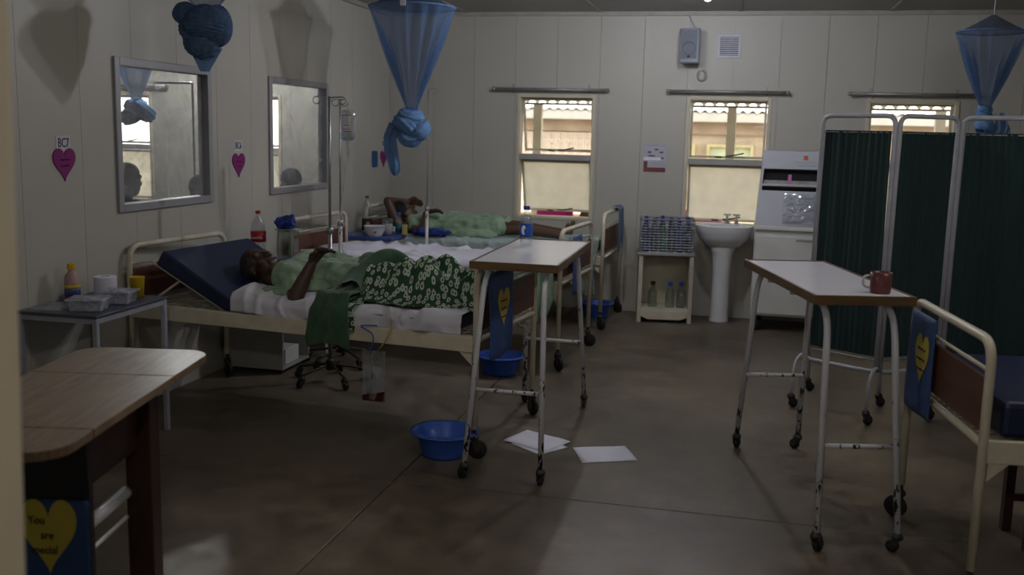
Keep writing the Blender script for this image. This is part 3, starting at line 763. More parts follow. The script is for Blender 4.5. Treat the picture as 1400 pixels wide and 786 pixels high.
# loudspeaker with cable
t = thing('loudspeaker', 'grey box loudspeaker hung high on the back wall', 'loudspeaker', (-.535, YB, 2.22), R(-8))
MB().prism([(-.09, -.17), (-.075, -.19), (.075, -.19), (.09, -.17), (.065, -.03), (-.065, -.03)], 2, 0, .29).build('box', M_spk, t, bevel=.012)
MB().prism([(-.068, -.1965), (.068, -.1965), (.066, -.189), (-.066, -.189)], 2, .035, .275).build('grille', M_spkgr, t, bevel=.003)
MB().lathe([(.0, .0), (.05, .0), (.056, .004), (.05, .007), (.0, .004)], 20, M=Matrix.Translation((0, -.1965, .12)) @ Matrix.Rotation(PI/2, 4, 'X')).build('cone_ring', M_spkgr, t, smooth=True)
MB().box(-.012, .012, -.199, -.196, .045, .06).build('badge', M_dark, t)
MB().box(-.03, .03, -.03, -.014, .08, .2).build('bracket', M_spk, t)
MB().tube(bend([(.02, -.05, .29), (-.03, -.02, .38), (-.07, -.012, .445)], .05, 4), .003, 5).build('cable', M_spk, t)
# vent
t = thing('air_vent', 'square louvred air vent on the back wall beside the loudspeaker', 'vent', (-.23, YB, 2.375))
m = MB(); q = .10
m.box(-q, q, -.014, 0, q-.022, q); m.box(-q, q, -.014, 0, -q, -q+.022); m.box(-q, -q+.022, -.014, 0, -q+.022, q-.022); m.box(q-.022, q, -.014, 0, -q+.022, q-.022)
m.build('frame', mat('pale lilac vent', (.56, .56, .62), .5), t, bevel=.002)
MB().box(-q+.022, q-.022, -.003, -.001, -q+.022, q-.022).build('backing', M_black, t)
sl = None
for k in range(9):
    z = -q+.031+k*.0172
    if sl is None: sl = b_ = MB().box(-q+.022, q-.022, -.012, -.004, -.0045, .0045).build('slat', MATS['pale lilac vent'], t)
    else: b_ = sl.copy(); C.objects.link(b_)
    b_.location = (0, 0, z)
# cable grommet ring under the loudspeaker
t = MB().tube([(.034*math.cos(2*PI*k/20), 0, .044*math.sin(2*PI*k/20)) for k in range(20)], .010, 8, closed=True).build('wall_ring', M_rod, None, smooth=True)
t.location = (-.45, YB-.012, 2.125); tag(t, 'small oval metal ring on the wall below the loudspeaker', 'ring')
# printed notice
t = thing('wall_notice', 'small printed notice with red base between two windows', 'notice', (-.825, YB, 1.40))
MB().box(-.105, .105, -.004, -.0005, -.13, .13).build('sheet', mat('lilac paper', (.46, .46, .54), .5), t)
m = MB(); m.box(-.095, .095, -.0055, -.0042, .10, .122); m.build('heading', M_paperline, t)
for (x, z, a, b) in ((.01, .075, .022, .008), (-.05, .05, .02, .009), (.055, .05, .02, .009), (-.03, .018, .035, .007), (.065, -.0, .014, .008)):
    MB().lathe([(.0, 0), (.9, 0), (1, .4), (0, .6)], 12, M=Matrix.Translation((x, -.0042, z)) @ Matrix.Rotation(PI/2, 4, 'X') @ Matrix.Diagonal((a, b, .002, 1))).build('picture', mat('brown picture print', (.16, .085, .05), .6), t)
MB().box(-.10, .05, -.0056, -.0042, -.02, .005).build('white_band', M_paper, t)
MB().box(-.10, -.065, -.0056, -.0042, -.085, -.03).build('red_block', mat('red brown print', (.17, .05, .035), .6), t)
MB().box(-.10, .095, -.0056, -.0042, -.125, -.085).build('red_block', MATS['red brown print'], t)
MB().box(-.055, .09, -.0056, -.0042, -.08, -.035).build('grey_block', M_paperline, t)
# wash basin on pedestal
t = thing('wash_basin', 'white ceramic wash basin on a pedestal under the window', 'basin', (-.185, YB-.02, 0))
MB().lathe([(.085, 0), (.085, .02), (.078, .06), (.074, .45), (.09, .60), (.12, .68)], 24, c=(0, -.24, 0)).build('pedestal', M_ceramic, t, smooth=True)
def bs(u, v):
    a = 2*PI*u
    k = [(0.20, .64), (.60, .665), (.86, .73), (.98, .80), (1.0, .835), (1.0, .845), (.93, .848), (.86, .835), (.72, .76), (.45, .715), (.12, .705), (0.001, .705)]
    f = v*(len(k)-1); i = min(int(f), len(k)-2); q = f-i; r = k[i][0]*(1-q)+k[i+1][0]*q; z = k[i][1]*(1-q)+k[i+1][1]*q
    y = -.22-.225*r*math.sin(a); y = min(y, -.005) if r > .5 else y
    return (.245*r*math.cos(a)*(1-.10*max(0, -math.sin(a))*0), y, z)
MB().grid(bs, 36, 34, True).build('bowl', M_ceramic, t, smooth=True)
MB().box(-.215, .215, -.075, -.002, .79, .85).build('back_ledge', M_ceramic, t, bevel=.012)
for x in (.02, .10):
    m = MB().lathe([(.018, .85), (.016, .87), (.010, .88), (.010, .915), (.0, .915)], 12, c=(x, -.05, 0)).tube(bend([(x, -.05, .905), (x, -.09, .915), (x, -.13, .885)], .03, 4), .009, 8).tube([(x-.03, -.05, .925), (x+.03, -.05, .925)], .007, 8).tube([(x, -.05, .91), (x, -.05, .926)], .006, 6)
    m.build('tap', M_chrome if 'M_chrome' in globals() else M_steel, t, smooth=True)
# little open cupboard with bottles, wire basket above
t = thing('open_cupboard', 'small open white cupboard with a metal top beside the basin', 'cupboard', (-.665, 8.68, 0), R(8))
for s in (-1, 1): MB().box(s*.215-.018, s*.215+.018, -.155, .155, 0, .585).build('side', mat('cream cupboard paint', (.52, .48, .38), .5, var=.12, scale=8), t, bevel=.004)
MP = MATS['cream cupboard paint']
MB().box(-.197, .197, .14, .155, .03, .585).build('back_board', MP, t)
MB().box(-.197, .197, -.15, .14, .105, .125).build('shelf', MP, t)
MB().prism([(-.197, .105), (-.197, .055), (-.14, .03), (.14, .03), (.197, .055), (.197, .105)], 1, -.155, -.14).build('kick_board', MP, t)
MB().box(-.245, .245, -.165, .16, .585, .605).build('top', M_steel, t, bevel=.003)
CUP = t
def bottle(name, label, loc, prof, m, capm, capz, capr, caph, cat='bottle', group=None, n=16, extra=None):
    b = thing(name, label, cat, loc, 0, group)
    MB().lathe(prof, n).build('body', m, b, smooth=True)
    MB().lathe([(.0, capz), (capr, capz), (capr*1.02, capz+caph*.5), (capr*.95, capz+caph), (0, capz+caph)], 12).build('cap', capm, b)
    if extra: extra(b)
    return b
GB = [(.0, .002), (.036, .002), (.040, .015), (.040, .12), (.030, .155), (.014, .175), (.013, .20)]
c8, s8 = math.cos(R(8)), math.sin(R(8))
def cup(lx, ly, z): return (-.665+lx*c8-ly*s8, 8.68+lx*s8+ly*c8, z)
for lx, cm, lab in ((-.10, M_dark, 'clear glass bottle with black stopper on the cupboard shelf'), (.05, M_capblue, 'clear glass bottle with blue cap in the middle of the cupboard shelf'), (.145, M_capblue, 'clear glass bottle with blue cap against the cupboard side')):
    bottle('glass_bottle', lab, cup(lx, -.06, .125), GB, M_bottleglass, cm, .195, .02, .03, group='bottles in the open cupboard')
# wire basket
M_wire = mat('dark basket wire', (.30, .30, .33), .35, .7, var=.3, scale=40)
t = thing('wire_basket', 'wire basket full of blue capped bottles on the open cupboard', 'basket', (-.665, 8.68, .606), R(8))
m = MB()
for k in range(13):
    z = .006+k*.023; m.tube([(-.225, -.15, z), (.225, -.15, z), (.225, .14, z), (-.225, .14, z)], .0046, 4, closed=True)
m.build('wire_hoops', M_wire, t)
m = MB()
for k in range(13): x = -.225+k*.0375; m.tube([(x, -.15, .28), (x, -.15, .004), (x, .14, .004), (x, .14, .28)], .0026, 4)
m.build('wire_uprights', M_wire, t)
MB().tube([(-.228, -.153, .288), (.228, -.153, .288), (.228, .143, .288), (-.228, .143, .288)], .006, 6, closed=True).build('rim', M_steel, t)
k = 0
PB = [(.0, .0), (.030, .0), (.033, .02), (.033, .17), (.024, .215), (.012, .235), (.012, .26)]
for i in range(6):
    for j in range(3):
        green = (i, j) == (2, 0)
        bottle('plastic_bottle', 'green plastic bottle in the wire basket' if green else ('blue plastic bottle standing in the wire basket', 'clear plastic bottle with blue cap standing in the wire basket')[(i+j) % 2], cup(-.18+i*.072, -.105+j*.095, .615),
               [(r*.98, z+(.02*math.sin(i*2.3+j*1.7) if z > .1 else 0)) for r, z in PB], mat('green bottle plastic', (.03, .16, .05), .3) if green else (mat('blue bottle plastic', (.035, .075, .20), .3), M_bottleglass)[(i+j) % 2],
               M_capblue if not green else M_dark, .25+.02*math.sin(i*2.3+j*1.7), .016, .025, group='bottles in the wire basket', n=10)
# white cabinet unit with sloping console
t = thing('ward_cabinet', 'white wheeled cabinet with sloping display console beside the basin', 'cabinet', (.345, 8.66, 0))
MB().box(-.27, .27, -.20, .22, .13, .85).build('body', M_white, t, bevel=.008)
MB().box(-.262, .262, -.212, -.20, .15, .80).build('door', M_white, t, bevel=.004)
MB().box(.06, .24, -.217, -.211, .765, .785).build('door_handle', M_rail, t, bevel=.002)
MB().box(-.28, .28, -.225, .225, .85, .885).build('worktop', M_white, t, bevel=.006)
M_con = mat('pale lilac console', (.46, .47, .52), .4, var=.04)
cs = MB()
def CP(x, f): # point on the sloping front: f 0 bottom .. 1 top
    return (x*(1-.13*f), -.21+.20*f, .885+.61*f)
def slab(x0, x1, f0, f1, dep=.02, push=0.0, mb=None):
    mb = mb or MB(); a = [CP(x0, f0), CP(x1, f0), CP(x1, f1), CP(x0, f1)]
    n_ = Vector((0, -.95, .31)); a = [Vector(p)+n_*push for p in a]; b = [p-n_*dep for p in a]
    return mb.add([tuple(p) for p in a+b], [(0, 1, 2, 3), (7, 6, 5, 4), (0, 4, 5, 1), (1, 5, 6, 2), (2, 6, 7, 3), (3, 7, 4, 0)])
slab(-.27, .27, 0, .47).build('lower_panel', M_con, t, bevel=.003)
slab(-.27, .27, .53, .56).build('shelf_lip', M_con, t, bevel=.003)
slab(-.27, .27, .76, 1.0).build('header_panel', M_con, t, bevel=.003)
slab(-.27, -.25, .47, .76).build('stile', M_con, t); slab(.25, .27, .47, .76).build('stile', M_con, t)
m = MB()
for s in (-1, 1):
    m.add([CP(s*.27, 0), CP(s*.27, 1), (s*.27*.87, .21, 1.495), (s*.27, .21, .885)], [(0, 1, 2, 3)])
m.add([CP(-.27, 1), CP(.27, 1), (.27*.87, .21, 1.495), (-.27*.87, .21, 1.495)], [(0, 1, 2, 3)])
m.add([(-.27, .21, .885), (.27, .21, .885), (.27*.87, .21, 1.495), (-.27*.87, .21, 1.495)], [(0, 1, 2, 3)])
m.build('casing', M_con, t, solid=.004)
slab(-.25, .25, .46, .77, .01, -.06).build('recess_back', M_black, t)
slab(-.24, .24, .562, .62, .02, -.03).build('leaflet_row', mat('leaflets', (.33, .30, .28), .7, var=.3, scale=40), t)
slab(-.03, .0, .57, .70, .004, -.026).build('pink_leaflet', mat('pink leaflet', (.50, .18, .40), .6), t)
slab(.10, .14, .885, .945, .002, .002).build('logo_mark', mat('orange logo', (.50, .12, .05), .5), t)
for f0, x0 in ((.845, .02), (.80, .05)): slab(x0, .21, f0, f0+.022, .002, .002).build('print_line', M_paperline, t)
for x in (-.23, .23):
    for y in (-.16, .18): caster(t, x, y, .11, .045)
def pb(u, v):
    x = -.06+.27*u; f = .04+.40*v; p = Vector(CP(x, f)); p.y -= .02+.035*abs(nz(u*4, v*5, 2))+.02*math.sin(PI*u)*math.sin(PI*v); return tuple(p)
o = MB().grid(pb, 26, 26).build('plastic_bag', M_bag, None, loc=None, smooth=False); o.location = (.345, 8.66, 0); tag(o, 'crinkled clear plastic bag hung on the cabinet console', 'bag')

# ================================================================== hanging mosquito nets
def open_net(label, cx, cy, hoop_z, rad, neck_z, apex_z, hook_z, knot, tail, seed=0):
    """hoop canopy gathered into a knot"""
    t = thing('mosquito_net', label, 'mosquito net', (cx, cy, neck_z))
    def skirt(u, v):
        a = 2*PI*u; k = v**.92; r = rad*(1-k)+.035*k
        pl = math.sin(a*17+2*nz(math.cos(a)*2, math.sin(a)*2, seed))*(.004+.020*math.sin(PI*min(1, v*1.05))) + .010*nz(math.cos(a)*3, math.sin(a)*3, v*2+seed)
        return ((r+pl)*math.cos(a), (r+pl)*math.sin(a), hoop_z-neck_z-(hoop_z-neck_z)*v)
    MB().grid(skirt, 170, 26, True).build('skirt', M_net, t, smooth=True)
    def crown(u, v):
        a = 2*PI*u; r = rad*(1-v)+.012*v
        return (r*math.cos(a)*(1+.03*math.sin(a*6)*v), r*math.sin(a), hoop_z-neck_z+(apex_z-hoop_z)*(v**1.15))
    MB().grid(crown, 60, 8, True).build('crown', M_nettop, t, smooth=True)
    MB().tube([(rad*math.cos(2*PI*k/48), rad*math.sin(2*PI*k/48), hoop_z-neck_z) for k in range(48)], .006, 6, closed=True).build('hoop', M_nettail, t, smooth=True)
    MB().tube([(0, 0, apex_z-neck_z), (0, 0, hook_z-neck_z)], .0025, 5).build('cord', M_paper, t)
    kn = MB()
    for (x, y, z, r, ax, tl) in knot:
        M = Matrix.Translation((x, y, z)) @ Matrix.Rotation(ax, 4, 'X') @ Matrix.Rotation(tl, 4, 'Y')
        def ring(u, v, r=r):
            a = 2*PI*u; b = 2*PI*v; f = r*.55*(1+.10*math.sin(b*9+a*2)+.12*nz(math.cos(a)*2, math.sin(a)*2, r*40))
            return ((r*.62+f*math.cos(b))*math.cos(a), (r*.62+f*math.cos(b))*math.sin(a), f*1.15*math.sin(b))
        kn.grid(ring, 26, 37, True, M=M)
    kn.build('knot', M_netthick, t, smooth=True)
    if tail:
        def tf(u, v):
            f = v*(len(tail)-1); i = min(int(f), len(tail)-2); q = f-i
            p = [tail[i][k]*(1-q)+tail[i+1][k]*q for k in range(4)]
            s = (u-.5)*2
            return (p[0]+p[3]*s, p[1]+.02*math.sin(s*7+v*3)-.01, p[2]+.012*math.sin(s*4))
        MB().grid(tf, 24, 16).build('tail', M_nettail, t, smooth=True, solid=.004)
    return t
n2 = open_net('blue mosquito net with round hoop knotted above the empty bed', -2.42, 7.0, 2.465, .31, 1.74, 2.64, H,
    [(0.0, -.02, -.05, .085, .3, .2), (-.03, -.03, -.12, .095, -.5, .5), (.06, -.02, -.15, .085, .6, -.4), (.01, -.05, -.18, .08, 1.1, .2)],
    [(-.09, -.06, -.10, .05), (-.14, -.07, -.20, .045), (-.13, -.07, -.32, .055), (-.10, -.07, -.43, .045), (-.09, -.07, -.47, .012)], 2)
MB().box(.02, .06, -.316, -.312, .70, .74).build('care_tag', M_paper, n2)
open_net('dim blue mosquito net with peaked crown hanging beyond the folding screen', 1.57, 7.6, 2.355, .225, 1.85, 2.47, H,
    [(0, 0, -.02, .045, .3, .2), (0, 0, -.07, .05, .3, .2), (.01, 0, -.14, .06, -.4, .4), (.0, 0, -.22, .055, .5, -.3)],
    [(.09, -.03, -.05, .03), (.12, -.03, -.14, .05), (.10, -.03, -.25, .06)], 9)
# bunched net above the first bed
t = thing('mosquito_net', 'blue mosquito net tied up in a tight bundle above the raised navy mattress', 'mosquito net', (-2.865, 4.90, 1.88))
def lobe(c, r, wraps, tw, seed, nu=64, nv=80):
    def fn(u, v):
        a = 2*PI*u; th = -PI/2+PI*v
        f = 1+.030*math.sin(1.5*wraps*(th*2+tw*math.sin(a+seed)))+.07*nz(math.cos(a)*1.5+seed, math.sin(a)*1.5, th*1.2)
        return (c[0]+r[0]*f*math.cos(th)*math.cos(a), c[1]+r[1]*f*math.cos(th)*math.sin(a), c[2]+r[2]*f*math.sin(th))
    return MB().grid(fn, nu, nv, True)
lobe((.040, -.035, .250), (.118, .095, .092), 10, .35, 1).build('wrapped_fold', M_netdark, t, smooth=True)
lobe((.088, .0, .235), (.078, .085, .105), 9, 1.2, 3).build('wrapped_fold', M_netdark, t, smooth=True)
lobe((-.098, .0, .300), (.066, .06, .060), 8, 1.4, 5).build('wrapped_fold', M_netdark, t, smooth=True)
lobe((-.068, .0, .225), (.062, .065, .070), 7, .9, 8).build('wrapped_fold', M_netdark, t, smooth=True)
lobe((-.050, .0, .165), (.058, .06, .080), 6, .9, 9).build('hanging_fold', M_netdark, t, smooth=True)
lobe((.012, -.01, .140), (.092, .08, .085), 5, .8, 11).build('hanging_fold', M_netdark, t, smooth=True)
def tip(u, v):
    a = 2*PI*u; r = (.088*(1-v)+.024*v)*(1+.08*math.sin(a*5)); return (.012-.005*v+r*math.cos(a), r*.8*math.sin(a), .12*(1-v)+.0*v)
MB().grid(tip, 30, 8, True).build('tail', M_nettail, t, smooth=True)
def up(u, v):
    a = 2*PI*u; r = (.03*(1-v)+.28*v)*(1+.07*math.sin(a*13)); return (.03*(1-v)+r*math.cos(a), r*math.sin(a), .30+.30*v)
MB().grid(up, 90, 10, True).build('skirt', M_net, t, smooth=True)
MB().tube([(.28*math.cos(2*PI*k/40), .28*math.sin(2*PI*k/40), .60) for k in range(40)], .006, 6, closed=True).build('hoop', M_nettail, t, smooth=True)
def crn(u, v):
    a = 2*PI*u; r = .28*(1-v)+.01*v; return (r*math.cos(a), r*math.sin(a), .60+.16*v)
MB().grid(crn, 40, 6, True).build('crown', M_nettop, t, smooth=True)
MB().tube([(0, 0, .755), (0, 0, H-1.88)], .0025, 5).build('cord', M_paper, t)
# net in the ward next door, seen through the first observation window
open_net('blue mosquito net knotted in the ward beyond the BC7 observation window', -5.15, 7.70, 2.50, .30, 1.80, 2.62, H,
    [(0, 0, -.06, .085, .3, .2), (.06, 0, -.10, .10, -.4, .4), (-.04, 0, -.13, .095, .5, -.3)], None, 14)

# ================================================================== wall hearts and tags
def heart_poly(w, h, n=40):
    pts = []
    for k in range(n):
        a = 2*PI*k/n
        x = 16*math.sin(a)**3; y = 13*math.cos(a)-5*math.cos(2*a)-2*math.cos(3*a)-math.cos(4*a)
        pts.append((x/32*w, (y+2.5)/29*h))
    return pts
def scribble(m, x0, x1, y, seed, amp=.006):
    return [(x0+(x1-x0)*k/24, y+amp*math.sin(k*1.9+seed)*(.6+.4*math.sin(k*.7+seed))) for k in range(25)]
for (y, z, w_, h_, tagtxt, tz, extra) in ((4.365, 1.385, .17, .165, 'BC7', 1.492, 0), (6.125, 1.335, .17, .16, 'BC6', 1.465, 0), (8.86, 1.320, .17, .155, 'BC5', 1.462, 0)):
    t = thing('paper_heart', {'BC7': 'magenta paper heart under the tag reading BC7', 'BC6': 'magenta paper heart under the tag reading BC6', 'BC5': 'magenta paper heart beside the blue tag near the corner'}[tagtxt], 'paper heart', (XL, y, z), R(90), 'magenta hearts on the wall')
    MB().prism(heart_poly(w_, h_), 1, -.006, -.001).build('heart', M_magenta, t)
    for q, (a, b, zz) in enumerate(((-.035, .035, .025), (-.03, .03, -.005))):
        MB().tube([(p[0], -.0065, p[1]) for p in scribble(None, a, b, zz, q+y)], .0016, 4).build('handwriting', M_inkp, t)
    t = thing('bed_tag', 'white paper tag printed %s above a magenta heart' % tagtxt, 'tag', (XL, y+.0, tz), R(90), 'bed number tags')
    MB().box(-.055, .055, -.002, -.0005, -.035, .038).build('paper', mat('tag paper', (.56, .56, .58), .8, var=.03), t)
    text('number', tagtxt, .066, M_ink, t, (0, -.0028, 0), (R(90), 0, 0), sx=.72)
o = MB().prism([(-.055+.02*(1-math.cos(a)) if 0 else x, z) for x, z, a in [(-.07, -.055, 0), (-.055, -.075, 0), (.055, -.075, 0), (.07, -.055, 0), (.07, .055, 0), (.055, .075, 0), (-.055, .075, 0), (-.07, .055, 0)]], 1, -.005, -.001).build('paper_tag', M_bluetag)
o.location = (XL, 8.635, 1.325); o.rotation_euler = (0, 0, R(90)); tag(o, 'rounded blue paper tag beside the magenta heart near the corner', 'tag')

# blue posters with yellow hearts
def poster(label, loc, rz, w_, h_, heartw, hearth, hx, hz, writing=None, curl=.02):
    t = thing('heart_poster', label, 'poster', loc, rz, 'blue posters with yellow hearts')
    def fn(u, v):
        x = -w_/2+w_*u; return (x, -.004-curl*(.5+.5*math.sin(u*5+v*2))*(1-v)*.8, -h_+h_*v)
    MB().grid(fn, 14, 14).build('sheet', M_bluepaper, t, smooth=True, solid=.0015)
    def hy(x, z): u = (x+w_/2)/w_; v = (z+h_)/h_; return -.004-curl*(.5+.5*math.sin(u*5+v*2))*(1-v)*.8
    pts = heart_poly(heartw, hearth); m = MB()
    vs_ = [(p[0]+hx, hy(p[0]+hx, p[1]+hz)-.0035, p[1]+hz) for p in pts]; cen = (hx, hy(hx, hz)-.0035, hz)
    m.add([cen]+vs_, [(0, 1+(k+1) % len(pts), 1+k) for k in range(len(pts))])
    m.build('heart', M_yellow, t, solid=.001)
    if writing:
        for k, wd in enumerate(writing):
            text('word', wd, .036, M_ink, t, (hx+(-.034, -.004, -.014)[k], hy(hx, hz)-.0075, hz+.052-.046*k), (R(90), 0, R(0)), sx=.85)
    else:
        for k in range(3):
            zz = hz+.04-.04*k
            MB().tube([(p[0]+hx, hy(p[0]+hx, p[1])-.006, p[1]) for p in scribble(None, -.045, .045, zz, k*2.1)], .0018, 4).build('handwriting', M_inkp, t)
    return t
poster('blue poster with yellow heart on the foot of the patterned-blanket bed', (-1.165, 4.73, .92), R(83), .34, .42, .17, .20, .03, -.19, curl=.03)
poster('blue poster with yellow heart on the foot of the empty bed', (-1.135, 6.80, .90), R(85), .26, .40, .15, .18, -.01, -.12)
poster('blue poster with yellow heart on the bed beside the screen', (.716, 4.165, .925), R(-82.8), .31, .40, .16, .20, .02, -.18)
pa = R(11.5)
px_, py_ = -2.07+(.065*math.cos(pa)+.302*math.sin(pa)), 2.70+(.065*math.sin(pa)-.302*math.cos(pa))
poster('blue poster reading You are special on the wooden table end', (px_, py_, .50), pa, .23, .36, .17, .235, -.006, -.115, ('You', 'are', 'special'), curl=.004)

# ================================================================== people
def frame_of(c, up, fwd):
    u = Vector(up).normalized(); f = Vector(fwd); f = (f-u*f.dot(u)).normalized(); r = f.cross(u)
    return Matrix(((r.x, f.x, u.x, c[0]), (r.y, f.y, u.y, c[1]), (r.z, f.z, u.z, c[2]), (0, 0, 0, 1)))
def head_parts(mb, M, neck=True):
    mb.ell((0, -.012, .035), (.076, .096, .085), 20, 14, M=M)
    mb.ell((0, .022, -.03), (.060, .070, .088), 18, 12, M=M)
    mb.ell((0, .040, -.092), (.042, .046, .032), 14, 10, M=M)
    mb.cap((0, .086, .008), (0, .108, -.032), .011, .017, 10, M=M)
    mb.ell((0, .100, -.036), (.024, .015, .012), 12, 8, M=M)
    mb.cap((-.042, .076, .024), (.042, .076, .024), .014, .014, 10, M=M)
    for s in (-1, 1):
        mb.ell((s*.040, .060, -.030), (.024, .026, .022), 12, 8, M=M)
        mb.ell((s*.078, -.008, -.008), (.011, .024, .033), 12, 8, M=M)
        mb.ell((s*.030, .074, .003), (.014, .010, .010), 10, 8, M=M)
    mb.cap((-.022, .084, -.064), (.022, .084, -.064), .0085, .0085, 8, M=M)
    mb.cap((-.020, .083, -.076), (.020, .083, -.076), .0095, .0095, 8, M=M)
    if neck: mb.cap((0, -.022, -.06), (0, -.04, -.17), .052, .058, 12, M=M)
def hair_cap(M, m, parent, thick=.006, low=-.02):
    def fn(u, v):
        a = 2*PI*u; th = PI/2-(PI/2+.35)*v
        k = 1+.03*nz(math.cos(a)*6, math.sin(a)*6, th*6)
        y = -.012+(.096+thick)*k*math.cos(th)*math.sin(a); x = (.076+thick)*k*math.cos(th)*math.cos(a); z = .035+(.085+thick)*k*math.sin(th)
        if y > .045: z = max(z, .062+(.0 if y < .06 else .0)); 
        if y > .055: y = .055+(y-.055)*.4
        return tuple(M @ Vector((x, y, z)))
    return MB().grid(fn, 30, 14, True).build('hair', m, parent, smooth=True)
def eyes(M, parent):
    for s in (-1, 1): MB().ell((s*.031, .080, .004), (.0105, .008, .007), 10, 8, M=M).build('eye', M_eye, parent, smooth=True)
def hand(mb, wrist, palm_dir, finger_dir, side, curl=.35, s=1.0):
    """palm + five fingers. palm_dir: wrist->knuckles; side: direction of the knuckle row (towards the thumb)"""
    p = Vector(palm_dir).normalized(); sd = Vector(side); sd = (sd-p*sd.dot(p)).normalized(); nrm = p.cross(sd)
    fd = Vector(finger_dir).normalized(); w0 = Vector(wrist)
    for k in (-1.4, -.5, .5, 1.4): mb.cap(w0+sd*k*.011*s, w0+p*.082*s+sd*k*.0195*s, .013*s, .0125*s, 10)
    for k, ln in ((1.5, .072), (.5, .082), (-.5, .077), (-1.5, .060)):
        b = w0+p*.084*s+sd*k*.0205*s
        d1 = (p*.55+fd).normalized(); d2 = (fd+nrm*0).normalized(); d3 = (fd*1.0-p*curl).normalized()
        m1 = b+d1*ln*.45*s; m2 = m1+d2*ln*.32*s; e = m2+d3*ln*.26*s
        mb.cap(b, m1, .0105*s, .0098*s, 10); mb.cap(m1, m2, .0096*s, .009*s, 10); mb.cap(m2, e, .009*s, .0078*s, 10)
    b = w0+p*.025*s+sd*.026*s; d1 = (sd*.8+p*.7+fd*.3).normalized(); m1 = b+d1*.042*s; e = m1+(p*.6+fd*.8+sd*.15).normalized()*.034*s
    mb.cap(b, m1, .0145*s, .0115*s, 10); mb.cap(m1, e, .0112*s, .009*s, 10)

# --- patient on the first bed: on his back, near arm bent with the hand raised
def BP(lx, ly, z): p, a = bedpos(1, lx, ly, z); return Vector(p)
body = MB()
HM = frame_of(BP(.575, -.03, .81), BP(-.86, .03, .42)-BP(0, 0, 0), Vector((.36, -.30, .85)))
head_parts(body, HM)
nk = BP(.74, 0, .765)
body.cap(BP(.69, 0, .80), BP(.82, 0, .775), .06, .085)
for s in (-1, 1):
    body.cap(BP(.87, s*.085, .785), BP(1.10, s*.07, .785), .088, .082); body.cap(BP(1.10, s*.07, .785), BP(1.32, s*.075, .775), .082, .088)
    body.cap(BP(1.34, s*.09, .775), BP(1.66, s*.13, .80), .074, .054); body.cap(BP(1.66, s*.13, .80), BP(1.93, s*.10, .735), .052, .036)
    body.cap(BP(1.93, s*.10, .725), BP(1.955, s*.12, .81), .034, .022)
body.cap(BP(.83, -.16, .79), BP(.87, -.155, .79), .066, .066); body.cap(BP(.83, .16, .79), BP(.87, .155, .79), .066, .066)
sh = BP(.86, -.19, .785); el = Vector((-2.30, 4.805, .712)); wr = Vector((-2.225, 4.845, .885))
body.cap(sh, el, .052, .044); body.cap(el, el+(wr-el)*.4, .044, .040); body.cap(el+(wr-el)*.4, wr, .040, .027)
hand(body, wr, (.55, .03, .80), (1.0, -.02, -.04), (-.10, -.80, .55), .25, 1.0)
sh2 = BP(.86, .19, .785); el2 = BP(1.12, .27, .74); wr2 = BP(1.33, .16, .86)
body.cap(sh2, el2, .048, .041); body.cap(el2, wr2, .040, .027)
hand(body, wr2, (.8, -.5, .1), (.8, -.5, -.2), (.4, .6, .3), .2, .9)
P1 = body.build('person', M_skin, None, loc=BP(1.2, 0, .69), remesh=.0055, sm=3)
tag(P1, 'patient lying on his back in a pale green gown with one hand raised', 'person')
def child_fix(o, parent): o.parent = parent; o.location = tuple(Vector(o.location)-Vector(parent.location)); return o
def under(o, parent):
    o.parent = parent; o.matrix_parent_inverse = Matrix.Translation(-Vector(parent.location)); return o
under(hair_cap(HM, M_hairgrey, None), P1)
gown = MB()
gown.cap(BP(.765, 0, .80), BP(.84, 0, .795), .072, .105)
for s in (-1, 1):
    gown.cap(BP(.86, s*.09, .792), BP(1.12, s*.075, .79), .110, .102); gown.cap(BP(1.12, s*.075, .79), BP(1.36, s*.08, .78), .098, .104)
gown.cap(BP(.845, -.15, .80), BP(.91, -.225, .775), .092, .085); gown.cap(BP(.845, .15, .79), BP(.95, .225, .765), .078, .072)
gown.cap(BP(.91, -.225, .775), sh+(el-sh)*.60, .085, .070)
gown.ell(BP(.86, -.27, .725), (.11, .06, .035), 14, 10)
gown.ell(BP(.99, -.19, .735), (.12, .06, .045), 14, 10)
under(gown.build('gown', M_green, None, remesh=.007, sm=4, disp=(.13, .075)), P1)

# --- blanket over his legs: printed cloth and a plain green fold hanging over the rail
def blz(x, y):
    lift = 0
    for s in (-1, 1):
        for (lx, ly, z, r) in ((1.30, .08, .87, .12), (1.42, .10, .875, .11), (1.55, .125, .888, .10), (1.66, .13, .895, .09), (1.78, .115, .835, .08), (1.90, .10, .815, .075), (1.96, .11, .87, .06)):
            d = ((x-lx)/.13)**2+((y-s*ly)/r)**2
            lift = max(lift, (z+.018-.705)*math.exp(-d*.7))
    return lift
def blanket(u, v):
    x = 1.27+.75*u+.03*math.sin(v*7); sy = -.55+.92*v
    hw = .43; e = -sy-hw
    base = .708+blz(x, max(sy, -hw)*.95)
    wr_ = .030*(fold(x*4, sy*4, 2.)-.5)+.018*math.sin(x*17+6*sy+4*nz(x*3, sy*3, 1))*max(0, .35+nz(x*2.2, sy*2.2, 5))
    lim = .10*(1-u)
    if e > 0: return (x+.4*wr_, -hw-.02-abs(wr_), base-e*1.05)
    return (x, sy, base+abs(wr_)*.9)
t = thing('patterned_blanket', 'dark green blanket printed with white flowers over the patient legs', 'blanket', (0, 0, 0)); on_bed(t, 1)
mb_ = MB().grid(blanket, 110, 100)
def cut(mb, keep):
    f2 = [f for f in mb.f if keep(sum(mb.v[i][0] for i in f)/len(f), sum(mb.v[i][1] for i in f)/len(f))]; mb.f = f2; return mb
